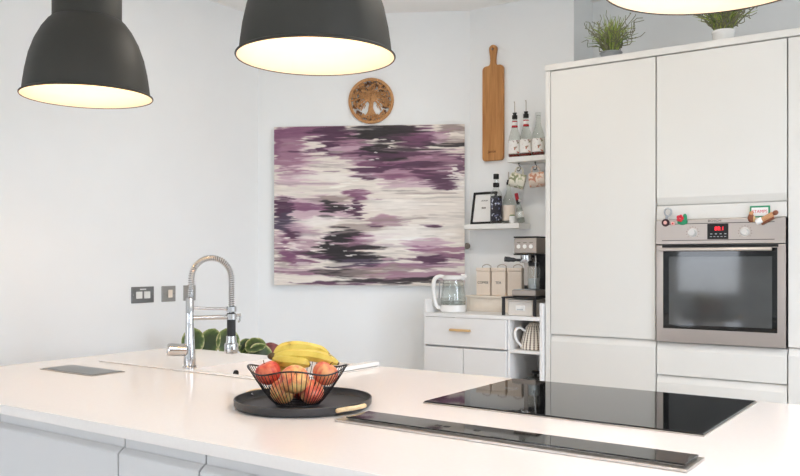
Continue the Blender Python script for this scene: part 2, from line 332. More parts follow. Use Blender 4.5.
# ------------------------------------------------------------------ geometry
class MB:
    """collects shapes in one bmesh and links them as ONE mesh object"""
    def __init__(self): self.bm = bmesh.new(); self.round = False
    def box(self, x0, x1, y0, y1, z0, z1, bev=0., seg=2):
        r = bmesh.ops.create_cube(self.bm, size=1)
        vs = r['verts']
        bmesh.ops.scale(self.bm, vec=(x1-x0, y1-y0, z1-z0), verts=vs)
        bmesh.ops.translate(self.bm, vec=((x0+x1)/2, (y0+y1)/2, (z0+z1)/2), verts=vs)
        if bev:
            es = list({e for v in vs for e in v.link_edges})
            bmesh.ops.bevel(self.bm, geom=es, offset=bev, segments=seg, profile=.5, affect='EDGES')
        return self
    def lathe(self, prof, n=40, c=(0, 0, 0), rad=None, a0=0., a1=2*PI):
        """revolve (r, z) points about z through c; rad(theta) scales the radius"""
        self.round = True
        full = abs(a1-a0-2*PI) < 1e-6
        cols = []
        for i in range(n if full else n+1):
            th = a0+(a1-a0)*i/n; k = rad(th) if rad else 1
            cols.append([None if r < 1e-7 else self.bm.verts.new((c[0]+r*k*cos(th), c[1]+r*k*sin(th), c[2]+z)) for r, z in prof])
        poles = [self.bm.verts.new((c[0], c[1], c[2]+z)) if r < 1e-7 else None for r, z in prof]
        m = len(cols)
        for i in range(m if full else m-1):
            A, B = cols[i], cols[(i+1) % m]
            for j in range(len(prof)-1):
                q = [A[j] or poles[j], B[j] or poles[j], B[j+1] or poles[j+1], A[j+1] or poles[j+1]]
                u = []
                for v in q:
                    if v not in u: u.append(v)
                if len(u) >= 3:
                    try: self.bm.faces.new(u)
                    except ValueError: pass
        return self
    def tube(self, pts, r, n=8, closed=False, cap=True):
        """round tube along a path; r a number or one radius per point"""
        self.round = True
        P = [Vector(p) for p in pts]; m = len(P)
        R = r if isinstance(r, (list, tuple)) else [r]*m
        prev = None; rings = []
        for i in range(m):
            if closed: t = P[(i+1) % m]-P[i-1]
            else: t = P[min(i+1, m-1)]-P[max(i-1, 0)]
            t.normalize()
            if prev is None:
                a = Vector((0, 0, 1)) if abs(t.z) < .9 else Vector((1, 0, 0)); nrm = t.cross(a).normalized()
            else:
                nrm = (prev-t*prev.dot(t)).normalized()
            prev = nrm; bn = t.cross(nrm)
            rings.append([self.bm.verts.new(P[i]+(nrm*cos(2*PI*k/n)+bn*sin(2*PI*k/n))*R[i]) for k in range(n)])
        for i in range(m if closed else m-1):
            A, B = rings[i], rings[(i+1) % m]
            off = 0
            if closed and i == m-1:
                off = min(range(n), key=lambda o: (A[0].co-B[o].co).length)
            for k in range(n):
                try: self.bm.faces.new((A[k], A[(k+1) % n], B[(k+1+off) % n], B[(k+off) % n]))
                except ValueError: pass
        if cap and not closed:
            self.bm.faces.new(rings[0][::-1]); self.bm.faces.new(rings[-1])
        return self
    def cyl(self, p0, p1, r, n=24, bev=0.):
        p0, p1 = Vector(p0), Vector(p1)
        if bev:
            d = (p1-p0).normalized()
            return self.tube([p0, p0+d*bev*.01, p0+d*bev, p1-d*bev, p1-d*bev*.01, p1], [r-bev, r-bev*.7, r, r, r-bev*.7, r-bev], n)
        return self.tube([p0, p1], r, n)
    def prism(self, poly, axis, a, b, bev=0.):
        """extrude a closed polygon of 2D points along an axis from a to b"""
        def P(p, t):
            return {'x': (t, p[0], p[1]), 'y': (p[0], t, p[1]), 'z': (p[0], p[1], t)}[axis]
        A = [self.bm.verts.new(P(p, a)) for p in poly]; B = [self.bm.verts.new(P(p, b)) for p in poly]
        n = len(poly); fs = []
        for i in range(n): fs.append(self.bm.faces.new((A[i], A[(i+1) % n], B[(i+1) % n], B[i])))
        fs.append(self.bm.faces.new(A[::-1])); fs.append(self.bm.faces.new(B))
        if bev:
            bmesh.ops.recalc_face_normals(self.bm, faces=fs)
            es = list({e for f in fs for e in f.edges})
            bmesh.ops.bevel(self.bm, geom=es, offset=bev, segments=2, profile=.5, affect='EDGES')
        return self
    def ball(self, c, r, sc=(1, 1, 1), u=20, v=12):
        self.round = True
        q = bmesh.ops.create_uvsphere(self.bm, u_segments=u, v_segments=v, radius=r)
        bmesh.ops.scale(self.bm, vec=sc, verts=q['verts']); bmesh.ops.translate(self.bm, vec=c, verts=q['verts'])
        return self
    def face(self, pts):
        self.bm.faces.new([self.bm.verts.new(p) for p in pts]); return self
    def build(self, name, m, parent=None, smooth=35., normals=True):
        if normals: bmesh.ops.recalc_face_normals(self.bm, faces=self.bm.faces)
        me = bpy.data.meshes.new(name); self.bm.to_mesh(me); self.bm.free()
        return link_mesh(name, me, m, parent, smooth if self.round or len(me.polygons) > 400 else 0)

def link_mesh(name, me, m, parent=None, smooth=35.):
    me.materials.clear(); me.materials.append(m)
    if smooth:
        for p in me.polygons: p.use_smooth = True
        try: me.set_sharp_from_angle(angle=math.radians(smooth))
        except Exception: pass
    o = bpy.data.objects.new(name, me); COL.objects.link(o)
    if parent: o.parent = parent
    return o

def from_curve(cu, mtx=None):
    o = bpy.data.objects.new('tmp_curve', cu); COL.objects.link(o)
    dg = bpy.context.evaluated_depsgraph_get(); dg.update()
    me = bpy.data.meshes.new_from_object(o.evaluated_get(dg))
    bpy.data.objects.remove(o); bpy.data.curves.remove(cu)
    if mtx: me.transform(mtx)
    return me

UP = Matrix.Rotation(PI/2, 4, 'X')          # lays a flat XY shape upright, facing -Y
def plate(name, outlines, depth, m, parent=None, bev=0., mtx=UP):
    """flat plate with holes: first outline outer, others holes; stands upright facing -y"""
    cu = bpy.data.curves.new(name, 'CURVE'); cu.dimensions = '2D'; cu.fill_mode = 'BOTH'
    cu.extrude = depth/2-bev; cu.bevel_depth = bev; cu.bevel_resolution = 2; cu.offset = -bev
    for ol in outlines:
        sp = cu.splines.new('POLY'); sp.points.add(len(ol)-1); sp.use_cyclic_u = True
        for p, q in zip(sp.points, ol): p.co = (q[0], q[1], 0, 1)
    return link_mesh(name, from_curve(cu, mtx), m, parent, 0)

def lettering(name, s, size, m, parent, loc, extrude=.0006, rot=None, align='CENTER', sx=1.):
    cu = bpy.data.curves.new(name, 'FONT'); cu.body = s; cu.size = size; cu.extrude = extrude
    cu.align_x = align; cu.align_y = 'CENTER'
    mtx = Matrix.Translation(loc) @ (rot or Matrix.Identity(4)) @ UP @ Matrix.Diagonal((sx, 1, 1, 1))
    return link_mesh(name, from_curve(cu, mtx), m, parent, 0)

def tag(o, label, cat, group=None):
    o['label'] = label; o['category'] = cat
    if group: o['group'] = group
    return o
def thing(name, label, cat, loc=(0, 0, 0), rz=0., group=None):
    o = bpy.data.objects.new(name, None); COL.objects.link(o); o.empty_display_size = .05
    o.location = loc; o.rotation_euler = (0, 0, rz)
    return tag(o, label, cat, group)
def struct(o): o['kind'] = 'structure'; return o
def plabel(o, s): o['label'] = s; return o
def kids(o): return [c for c in COL.objects if c.parent == o]
def dup(o, loc, rz, label, group=None):
    def cp(x, par):
        c = x.copy(); COL.objects.link(c); c.parent = par
        for ch in kids(x): cp(ch, c)
        return c
    r = cp(o, None); r.location = loc; r.rotation_euler = (0, 0, rz); r['label'] = label
    if group: r['group'] = group
    return r
def rrect(x0, x1, y0, y1, r, n=6):
    P = []
    for cx, cy, a in ((x1-r, y1-r, 0), (x0+r, y1-r, PI/2), (x0+r, y0+r, PI), (x1-r, y0+r, 1.5*PI)):
        for i in range(n+1):
            t = a+PI/2*i/n; P.append((cx+r*cos(t), cy+r*sin(t)))
    return P
def circ(cx, cy, r, n=32): return [(cx+r*cos(2*PI*i/n), cy+r*sin(2*PI*i/n)) for i in range(n)]
def smooth_path(P, n=8):
    """Catmull-Rom through the points"""
    P = [Vector(p) for p in P]; Q = [P[0]*2-P[1]]+P+[P[-1]*2-P[-2]]; out = []
    for i in range(1, len(Q)-2):
        a, b, c, d = Q[i-1:i+3]
        for k in range(n):
            t = k/n; out.append(.5*((2*b)+(c-a)*t+(2*a-5*b+4*c-d)*t*t+(3*b-a-3*c+d)*t**3))
    out.append(P[-1]); return out

# ------------------------------------------------------------------ the room
CEIL = 2.872
XL, XR, YF = -3.73, 3.2, -3.2           # left wall, right wall, wall behind the viewer
C1, C2 = (-3.73, 3.74), (-2.57, 4.40)   # the two ends of the angled wall with the painting
YA, YR, XB = 4.40, 4.68, -1.888         # alcove wall, recess wall, breast corner
TH = .15
struct(MB().box(XL-TH, XR+TH, YF-TH, YR+TH, -.1, 0).build('floor', M['floor'], smooth=0))
RX0, RX1, RY0, RY1 = .7, 2.6, .7, 2.6      # opening for an unseen roof window, added for light from above
struct(MB().box(XL-TH, RX0, YF-TH, YR+TH, CEIL, CEIL+.12).box(RX1, XR+TH, YF-TH, YR+TH, CEIL, CEIL+.12).box(RX0, RX1, YF-TH, RY0, CEIL, CEIL+.12)
       .box(RX0, RX1, RY1, YR+TH, CEIL, CEIL+.12).build('ceiling', M['ceiling'], smooth=0))
struct(MB().box(XL-TH, XL, YF-TH, C1[1], 0, CEIL).build('wall_left', M['wall'], smooth=0))
ang = math.atan2(C2[1]-C1[1], C2[0]-C1[0]); ln = math.hypot(C2[0]-C1[0], C2[1]-C1[1])
w = MB().box(0, ln, 0, TH, 0, CEIL).build('wall_angled', M['wall'], smooth=0); w.location = (C1[0], C1[1], 0); w.rotation_euler.z = ang; struct(w)
struct(MB().box(C2[0], XB, YA, YR+TH, 0, CEIL).build('wall_alcove', M['wall'], smooth=0))
struct(MB().box(XB, XR+TH, YR, YR+TH, 0, CEIL).build('wall_back', M['wall'], smooth=0))
def window_wall(axis, at, a0, a1, openings, name, sgn):
    """a wall with rectangular openings (u0, u1, z0, z1), and its windows"""
    mb = MB(); lo, hi = (at, at+TH) if sgn > 0 else (at-TH, at)
    def bx(u0, u1, z0, z1):
        if u1-u0 < 1e-4 or z1-z0 < 1e-4: return
        if axis == 'x': mb.box(u0, u1, lo, hi, z0, z1)
        else: mb.box(lo, hi, u0, u1, z0, z1)
    u = a0
    for u0, u1, z0, z1 in openings:
        bx(u, u0, 0, CEIL); bx(u0, u1, 0, z0); bx(u0, u1, z1, CEIL); u = u1
    bx(u, a1, 0, CEIL)
    struct(mb.build(name, M['wall'], smooth=0))
    mid = (lo+hi)/2
    for u0, u1, z0, z1 in openings:
        window_wall.n += 1
        fr = MB(); f = .06
        def bf(a, b, c, d):
            if axis == 'x': fr.box(a, b, mid-.03, mid+.03, c, d, .004)
            else: fr.box(mid-.03, mid+.03, a, b, c, d, .004)
        bf(u0, u0+f, z0, z1); bf(u1-f, u1, z0, z1); bf(u0+f, u1-f, z0, z0+f); bf(u0+f, u1-f, z1-f, z1)
        n = max(1, round((u1-u0)/1.0))
        for i in range(1, n): c = u0+(u1-u0)*i/n; bf(c-f/2, c+f/2, z0+f, z1-f)
        fo = struct(fr.build('window_%d' % window_wall.n, M['whiteplastic'], smooth=0))
        pn = MB()
        if axis == 'x': pn.box(u0+f, u1-f, mid-.004, mid+.004, z0+f, z1-f)
        else: pn.box(mid-.004, mid+.004, u0+f, u1-f, z0+f, z1-f)
        pn.build('pane', M['pane'], fo, smooth=0)
        # light portal in the opening: guides sampling of the daylight only
        L = bpy.data.lights.new('daylight_portal', 'AREA'); L.shape = 'RECTANGLE'; L.size = u1-u0; L.size_y = z1-z0
        L.cycles.is_portal = True
        lo_ = bpy.data.objects.new('daylight_portal', L); COL.objects.link(lo_)
        uc, zc = (u0+u1)/2, (z0+z1)/2
        if axis == 'x':
            lo_.location = (uc, at+sgn*.02, zc); lo_.rotation_euler = (PI/2 if sgn < 0 else -PI/2, 0, 0)
        else:
            lo_.location = (at+sgn*.02, uc, zc); lo_.rotation_euler = (PI/2, 0, PI/2)
window_wall.n = 0
fr = MB(); f = .06; z0, z1 = CEIL+.04, CEIL+.11
fr.box(RX0, RX0+f, RY0, RY1, z0, z1).box(RX1-f, RX1, RY0, RY1, z0, z1).box(RX0+f, RX1-f, RY0, RY0+f, z0, z1).box(RX0+f, RX1-f, RY1-f, RY1, z0, z1)
fr.box((RX0+RX1)/2-f/2, (RX0+RX1)/2+f/2, RY0+f, RY1-f, z0, z1)
window_wall.n += 1
fo = struct(fr.build('window_1', M['whiteplastic'], smooth=0))  # out of view, added to light the worktop from above
MB().box(RX0+f, RX1-f, RY0+f, RY1-f, CEIL+.07, CEIL+.078).build('pane', M['pane'], fo, smooth=0)
L = bpy.data.lights.new('daylight_portal', 'AREA'); L.shape = 'RECTANGLE'; L.size = RX1-RX0; L.size_y = RY1-RY0; L.cycles.is_portal = True
lo_ = bpy.data.objects.new('daylight_portal', L); COL.objects.link(lo_); lo_.location = ((RX0+RX1)/2, (RY0+RY1)/2, CEIL+.13)
window_wall('x', YF, XL-TH, XR+TH, [(-3.4, -2.5, .85, 2.2)], 'wall_front', -1)
window_wall('y', XR, YF-TH, YR+TH, [(-2.0, -.8, 1.0, 2.4), (1.6, 3.0, .9, 2.5)], 'wall_right', 1)  # unseen right windows, placed and sized as plausible daylight sources

# ------------------------------------------------------------------ island
WZ = .91
IX0, IX1, IY0, IY1 = -3.215, .06, 1.31, 2.655
SX0, SX1, SY0, SY1 = -2.485, -1.985, 2.13, 2.60          # sink bowl opening
wt = plate('worktop', [rrect(IX0, IX1, IY0, IY1, .006, 2), rrect(SX0-.02, SX1+.02, SY0-.02, SY1+.02, .03)[::-1]], .03, M['quartz'], None, .002, Matrix.Translation((0, 0, WZ-.015)))
tag(wt, 'long white polished worktop of the kitchen island', 'worktop')

def carcass(mb, x0, x1, y0, y1, z0, z1, t=.016):
    mb.box(x0, x0+t, y0, y1, z0, z1).box(x1-t, x1, y0, y1, z0, z1).box(x0+t, x1-t, y0, y1, z0, z0+t).box(x0+t, x1-t, y1-t, y1, z0+t, z1)
    return mb
def island_unit(x0, x1, label):
    t = thing('island_cabinet', label, 'cabinet', (x0, 1.35, 0), 0, 'handleless cabinets under the front of the island')
    w_ = x1-x0
    carcass(MB(), .001, w_-.001, .012, .58, .1, .835).build('body', M['cab_in'], t, smooth=0)
    MB().box(.0015, w_-.0015, -.0042, .011, .80, .879, .001).build('grip_rail', M['island'], t, smooth=0)
    MB().prism([(-.025, .12), (-.005, .12), (-.005, .846), (-.008, .846), (-.022, .836), (-.025, .832)], 'x', .002, w_-.002).build('door', M['island'], t, smooth=0)
    MB().box(0.001, w_-.001, .05, .07, 0, .1).build('plinth', M['plinth'], t, smooth=0)
for x0, x1, lb in ((-3.19, -2.43, 'white island cabinet at the left end of the island front'),
                   (-2.428, -1.826, 'wide white island cabinet left of the first visible door gap'),
                   (-1.824, -1.516, 'narrow white island cabinet between two door gaps'),
                   (-1.514, -.916, 'white island cabinet right of the narrow one, below the fruit tray'),
                   (-.914, -.316, 'white island cabinet under the extractor strip'),
                   (-.314, .03, 'white island cabinet at the right end of the island')):
    island_unit(x0, x1, lb)
t = tag(MB().box(-3.19, .03, 2.61, 2.63, 0, .875).box(-3.208, -3.191, 1.34, 2.63, 0, .875).box(.031, .048, 1.34, 2.63, 0, .875).build('island_back_panel', M['island'], smooth=0),
        'white panel closing the back and ends of the island', 'panel')

# sink
t = thing('sink', 'white inset kitchen sink with flat drainer in the island worktop', 'sink', (0, 0, WZ))
plate('rim', [rrect(-3.02, -1.945, 2.09, 2.632, .02), rrect(SX0, SX1, SY0, SY1, .035)[::-1]], .004, M['quartz'], t, .0015, Matrix.Translation((0, 0, .0026)))
b = MB(); b.round = True; d = -.19
rings = []
for ins, z in ((0, .005), (.003, -.02), (.012, -.16), (.03, -.185), (.07, d)):
    rings.append([b.bm.verts.new((x, y, z)) for x, y in rrect(SX0+ins, SX1-ins, SY0+ins, SY1-ins, .035)])
for A, B in zip(rings, rings[1:]):
    for i in range(len(A)): b.bm.faces.new((A[i], A[(i+1) % len(A)], B[(i+1) % len(A)], B[i]))
b.bm.faces.new(rings[-1]); b.build('bowl', M['quartz'], t, 40)
MB().cyl((-2.24, 2.365, d+.001), (-2.24, 2.365, d+.006), .045).build('waste', M['chrome'], t)
MB().cyl((SX0+.004, 2.36, -.036), (SX0+.010, 2.36, -.036), .013).build('overflow_hole', M['black'], t)
MB().box(-1.985, -1.947, 2.095, 2.628, .0065, .022, .005).build('raised_edge', M['white'], t)

# tap (local +x points where the spout goes)
t = thing('kitchen_tap', 'tall chrome spring-neck kitchen tap with black spray handle beside the sink', 'tap', (-2.518, 2.154, WZ+.0048), math.radians(60))
MB().lathe([(0, 0), (.027, 0), (.027, .006), (.0235, .010), (.0235, .03), (.0195, .085), (.0165, .15), (.0155, .17), (.0155, .268), (.013, .272), (0, .272)], 32).build('body', M['chrome'], t)
MB().cyl((-.012, 0, .07), (-.085, 0, .074), .0245, 28, .004).build('lever', M['chrome'], t)
path = [(.006, 0, .262), (.006, 0, .30), (.006, 0, .345)]
R_ = .0785; cx = .006+R_
for i in range(1, 16): a = PI-PI*i/16; path.append((cx+R_*cos(a), 0, .345+R_*1.06*sin(a)))
path += [(.006+2*R_, 0, .34), (.163, 0, .30), (.163, 0, .245), (.163, 0, .21)]
sp = smooth_path(path, 6)
MB().tube(sp, .0085, 10).build('hose', M['chrome'], t)
L = [0.]
for a, b_ in zip(sp, sp[1:]): L.append(L[-1]+(b_-a).length)
hel = []; pitch = .0085; N = int(L[-1]/pitch*12)
j = 0
for i in range(N+1):
    s = L[-1]*i/N
    while j < len(L)-2 and L[j+1] < s: j += 1
    f = (s-L[j])/max(1e-9, L[j+1]-L[j]); p = sp[j].lerp(sp[j+1], f); tg = (sp[j+1]-sp[j]).normalized()
    n1_ = Vector((0, 1, 0)); n2_ = tg.cross(n1_); a = 2*PI*s/pitch
    hel.append(p+(n1_*cos(a)+n2_*sin(a))*.0112)
MB().tube(hel, .0022, 5).build('spring', M['chrome'], t)
MB().cyl((.163, 0, .21), (.163, 0, .118), .0172, 24, .002).build('spray_handle', M['blackplastic'], t)
MB().lathe([(0, .1175), (.0195, .1175), (.021, .092), (.026, .088), (.0275, .082), (.0275, .056), (.0265, .050), (.022, .048), (0, .050)], 28, (.163, 0, 0)).build('spray_head', M['chrome'], t)
MB().tube([(.012, 0, .233), (.150, 0, .226)], .0055, 12).lathe([(.0175, .215), (.0205, .215), (.0205, .235), (.0175, .235), (.0175, .215)], 24, (.163, 0, 0)).build('upper_arm', M['chrome'], t)
MB().tube([(.012, 0, .194), (.147, 0, .194)], .0095, 14).lathe([(.0177, .184), (.0205, .184), (.0205, .206), (.0177, .206), (.0177, .184)], 24, (.163, 0, 0)).build('holder_arm', M['chrome'], t)
MB().cyl((.181, 0, .20), (.199, 0, .20), .006, 14).tube(smooth_path([(.197, 0, .206), (.200, 0, .195), (.197, 0, .178), (.191, 0, .172)], 4), .004, 8).build('hose_clip', M['chrome'], t)

# flush pop-up outlet in the worktop
t = thing('worktop_outlet', 'flat grey metal outlet lid set flush in the worktop left of the sink', 'power outlet', (-2.82, 1.884, WZ))
MB().box(-.168, .168, -.072, .072, .0003, .003, .001).build('frame', M['steel'], t)
MB().box(-.160, .160, -.064, .064, .0032, .0048, .0008).build('lid', M['lid'], t)

# hob
t = thing('hob', 'black glass induction hob near the back edge of the island', 'hob', (-.946, 2.325, WZ))
MB().box(-.405, .405, -.288, .288, .0004, .0035, .001).build('steel_edge', M['steel'], t)
MB().box(-.402, .402, -.285, .285, .0037, .0075, .0015).build('glass_top', M['blackglass'], t)
MB().lathe([(.018, 0), (.021, 0), (.021, .0004), (.018, .0004), (.018, 0)], 36, (-.30, .075, .0076)).build('zone_mark', M['plinth'], t)
# downdraft extractor
t = thing('downdraft_extractor', 'long narrow steel and black glass extractor strip along the worktop front', 'extractor', (-.941, 1.762, WZ))
MB().box(-.447, .464, -.090, .038, .0004, .0065, .001).build('steel_base', M['steel'], t)
MB().box(-.420, .450, -.066, .024, .0067, .0092, .0008).build('riser_edge', M['steel'], t)
MB().box(-.424, .454, -.070, .028, .0094, .0132, .001).build('glass_top', M['blackglass'], t)
for x in (-.17, -.145, -.06): MB().box(x, x+.016, -.035, -.022, .0133, .0136).build('touch_mark', M['black'], t)

# ------------------------------------------------------------------ fruit tray
TC = Vector((-1.613, 1.802, WZ))
VR = Vector((.818, .576, 0)); VT = Vector((.576, -.818, 0))      # across the view, towards the viewer
trz = math.atan2(VR.y, VR.x)                                      # local +x across the view, local -y towards the viewer
t = thing('serving_tray', 'round black metal serving tray on the island worktop', 'tray', TC, trz)
MB().lathe([(0, .0005), (.185, .0005), (.194, .003), (.199, .010), (.1995, .026), (.1975, .0272), (.195, .026), (.194, .012), (.190, .007), (.182, .0055), (0, .0055)], 72).build('pan', M['tray'], t)
for a in (-43, 137):
    hp = []
    for k_, (da, r_, z_) in enumerate(((-13, .2005, .016), (-13, .211, .019), (-6, .217, .021), (0, .219, .021), (6, .217, .021), (13, .211, .019), (13, .2005, .016))):
        th = math.radians(a+da); hp.append((r_*cos(th), r_*sin(th), z_))
    h = MB().tube(smooth_path(hp, 4), .0062, 10).build('handle', M['lightwood'], t)
    plabel(h, 'pale wooden handle')
    for da in (-13, 13):
        th = math.radians(a+da)
        MB().ball((.1925*cos(th), .1925*sin(th), .018), .004, u=10, v=6).build('rivet', M['chrome'], t)

BC = TC+VR*(-.016)+VT*.004+Vector((0, 0, .006))
t = thing('fruit_basket', 'open black wire fruit basket standing on the round tray', 'basket', BC, trz)
def wav(th): return 1+.035*cos(4*th), .008*cos(4*th)
def prof_r(f): return .064+(.139-.064)*(f**.80)
HB = .105
MB().tube([(.064*cos(2*PI*i/40), .064*sin(2*PI*i/40), .003) for i in range(40)], .0024, 8, True).build('base_ring', M['blackmetal'], t)
MB().tube([(.139*wav(2*PI*i/64)[0]*cos(2*PI*i/64), .139*wav(2*PI*i/64)[0]*sin(2*PI*i/64), HB+wav(2*PI*i/64)[1]) for i in range(64)], .0024, 8, True).build('rim', M['blackmetal'], t)
for i in range(60):
    th = 2*PI*i/60; kk, dz = wav(th); P = []
    for q in range(9):
        f = q/8; r_ = prof_r(f)*(1+(kk-1)*f); P.append((r_*cos(th), r_*sin(th), .003+(HB-.003)*f+dz*f))
    MB().tube(P, .00115, 5).build('wire', M['blackmetal'], t)
for i in range(5):
    MB().tube([(-.062*cos(.0), -.05+.025*i, .003), (.062, -.05+.025*i, .003)] if i == 2 else [(-math.sqrt(.064**2-(-.05+.025*i)**2), -.05+.025*i, .003), (math.sqrt(.064**2-(-.05+.025*i)**2), -.05+.025*i, .003)], .0012, 5).build('base_wire', M['blackmetal'], t)

def apple(rt, r, m, label, tilt=(0, 0, 0)):
    p = BC+VR*rt[0]+VT*rt[1]; p.z = rt[2]
    o = thing('apple', label, 'apple', p, 0, 'apples in the wire basket'); o.rotation_euler = tilt
    n = 18; pr = []
    for i in range(n+1):
        a = -PI/2+PI*i/n; rr = r*cos(a)*(1+.06*sin(a)); zz = r*.92*sin(a)
        if i >= n-4: zz -= r*.20*(1-(cos(a)/cos(-PI/2+PI*(n-4)/n)))**1.3
        if i <= 2: zz += r*.10*(1-(cos(a)/cos(-PI/2+PI*2/n)))
        pr.append((max(0, rr) if 0 < i < n else 0, zz))
    MB().lathe(pr, 28).build('flesh', M[m], o, 60)
    MB().tube(smooth_path([(0, 0, r*.62), (.001, 0, r*.85), (.004, 0, r*1.05)], 4), .0013, 6).build('stem', M['banana_tip'], o)
apple((-.087, -.010, 1.005), .0380, 'apple_red', 'red apple at the left of the basket', (.3, -.3, 0))
apple((.000, .070, .997), .0415, 'apple_mix', 'streaked red and yellow apple at the front of the basket, topmost', (.9, .2, .6))
apple((.080, .003, 1.005), .0375, 'apple_pink', 'pinkish apple at the right of the basket under the banana tips', (-.3, .4, 0))
apple((-.042, .022, .9545), .0365, 'apple_mix', 'striped apple low in the basket, lower left', (.2, .7, 1))
apple((.042, .022, .9545), .0365, 'apple_pink', 'striped apple low in the basket, lower right', (.5, -.6, 2))
apple((.002, -.048, .9555), .0370, 'apple_red', 'red apple at the back of the basket beneath the bananas', (0, .2, 0))

bp_ = BC+VR*(-.078)+VT*(-.050); bp_.z = 1.050
t = thing('banana_bunch', 'bunch of ripe yellow bananas lying across the apples in the basket', 'bananas', bp_, trz)
for P in ([(0, 0, 0), (.02, .016, .016), (.055, .024, .024), (.10, .024, .020), (.14, .018, .010), (.165, .014, .002)],
          [(0, -.004, -.002), (.030, -.004, .002), (.075, -.008, .004), (.125, -.012, .0), (.165, -.014, -.010), (.196, -.014, -.022)],
          [(0, -.006, -.006), (.025, -.014, -.012), (.055, -.020, -.014), (.09, -.022, -.018), (.112, -.020, -.026)],
          [(0, .004, -.008), (.006, .002, -.024), (.020, .0, -.040), (.036, -.002, -.050), (.048, -.002, -.056)]):
    q = smooth_path(P, 7); m_ = len(q); rr = []
    for i in range(m_):
        f = i/(m_-1)
        rr.append(.0055+.0125*min(1, max(0, (f-.02)/.22))**.7 if f < .5 else .018*min(1, max(.2, (1.0-f)/.22))**.55)
    mb = MB().tube(q[:-1], rr[:-1], 7); bn = mb.build('banana', M['banana'], t, 25)
    MB().tube([q[-3], q[-2], q[-1]], [.0062, .0058, .004], 7).build('tip', M['banana_tip'], bn)
MB().ball((-.004, 0, -.001), .011, (1.3, 1, 1), 12, 8).build('crown', M['banana_tip'], t)

# ------------------------------------------------------------------ pendants
def pendant(loc, label):
    t = thing('pendant_lamp', label, 'lamp', loc, 0, 'dark pendant lamps over the island')
    out = [(.2355, 0), (.2365, .004), (.233, .008), (.2265, .012), (.2225, .045), (.216, .09), (.204, .146), (.185, .20), (.161, .246), (.139, .276), (.1285, .285),
           (.1265, .2865), (.1265, .290), (.1235, .291), (.1235, .43), (.118, .44), (.03, .445), (0, .445)]
    inn = [(.2335, .0005), (.2240, .012), (.2200, .045), (.2135, .09), (.2015, .146), (.1825, .20), (.158, .245), (.136, .273), (.12, .281), (.0, .281)]
    MB().lathe(out, 72).build('shade', M['lamp_out'], t, 50)
    MB().lathe(inn, 72).build('shade_lining', M['lamp_in'], t, 60)
    MB().lathe([(.2330, 0), (.2360, -.0015), (.2380, .002), (.2370, .0055), (.2345, .004), (.2330, 0)], 72).build('rim', M['lamp_out'], t, 60)
    MB().cyl((0, 0, .280), (0, 0, .20), .022).build('bulb_holder', M['whiteplastic'], t)
    MB().lathe([(0, .085), (.018, .088), (.034, .102), (.04, .125), (.034, .15), (.02, .175), (.014, .198), (0, .198)], 24).build('bulb', M['bulb'], t, 60)
    top = CEIL-loc[2]
    MB().tube([(0, 0, .444), (0, 0, top-.02)], .004, 8).build('cable', M['black'], t)
    MB().lathe([(0, top-.05), (.03, top-.05), (.055, top-.02), (.055, top-.0005), (0, top-.0005)], 32).build('ceiling_rose', M['lamp_out'], t)
    return t
pd = pendant((-2.735, 1.85, 1.945), 'dark grey dome pendant lamp hanging at the left, farthest along the island')
dup(pd, (-1.617, 1.862, 1.937), 0, 'dark grey dome pendant lamp hanging in the middle, left of the carved tree plaque')
dup(pd, (-.478, 1.87, 1.942), 0, 'pendant lamp at top right, only its glowing underside in view')

# ------------------------------------------------------------------ left wall sockets
def wall_plate(y, z, w_, h_, label, m, kind):
    t = thing('wall_socket', label, 'socket', (XL, y, z), PI/2, 'metal plates on the left wall')
    MB().box(-w_/2, w_/2, -.007, -.0005, -h_/2, h_/2, .002).build('plate', m, t)
    if kind == 2:
        for s in (-1, 1): MB().box(s*.026-.020, s*.026+.020, -.0105, -.0072, -.020, .018, .0015).build('rocker', M['whiteplastic'], t)
        MB().box(-.02, .02, -.0085, -.0072, .027, .033, .0005).build('indicator', M['whiteplastic'], t)
        for s in (-1, 1): MB().cyl((s*.064, -.0072, 0), (s*.064, -.009, 0), .004, 12).build('screw', M['chrome'], t)
    elif kind == 1:
        MB().box(-.006, .024, -.0100, -.0072, -.022, .022, .0015).build('switch', M['cream'], t)
        for s in (-1, 1): MB().cyl((s*.034, -.0072, 0), (s*.034, -.009, 0), .003, 12).build('screw', M['chrome'], t)
    else:
        MB().box(-.014, .014, -.0100, -.0072, -.022, .022, .0015).build('switch', M['whiteplastic'], t)
wall_plate(2.861, 1.1455, .146, .088, 'double dark metal wall socket with two white rockers, leftmost on the left wall', M['greyplate'], 2)
wall_plate(3.036, 1.1455, .095, .088, 'pale metal single switch plate between the double socket and the tap', M['greyplate2'], 1)
wall_plate(3.185, 1.1455, .088, .088, 'metal switch plate half hidden behind the tap neck', M['greyplate2'], 0)

# ------------------------------------------------------------------ angled wall: painting, plaque, knob
def on_wall(s, off, z): return (C1[0]+cos(ang)*s+sin(ang)*off, C1[1]+sin(ang)*s-cos(ang)*off, z)
t = thing('abstract_painting', 'large abstract canvas of purple, black and cream brush streaks on the angled wall', 'painting', on_wall(.113, .002, 1.178), ang)
link_mesh('painted_canvas', canvas_mesh(1.19, .99, 340, 284, -.034, -.030), M['canvas'], t, 0)
MB().box(.0, 1.19, -.0298, -.012, 0, .99).build('canvas_edge', M['paper'], t, smooth=0)
MB().box(.03, 1.16, -.0118, -.0005, .03, .07).box(.03, 1.16, -.0118, -.0005, .92, .96).box(.03, .07, -.0118, -.0005, .07, .92).box(1.12, 1.16, -.0118, -.0005, .07, .92).build('stretcher_frame', M['lightwood'], t, smooth=0)

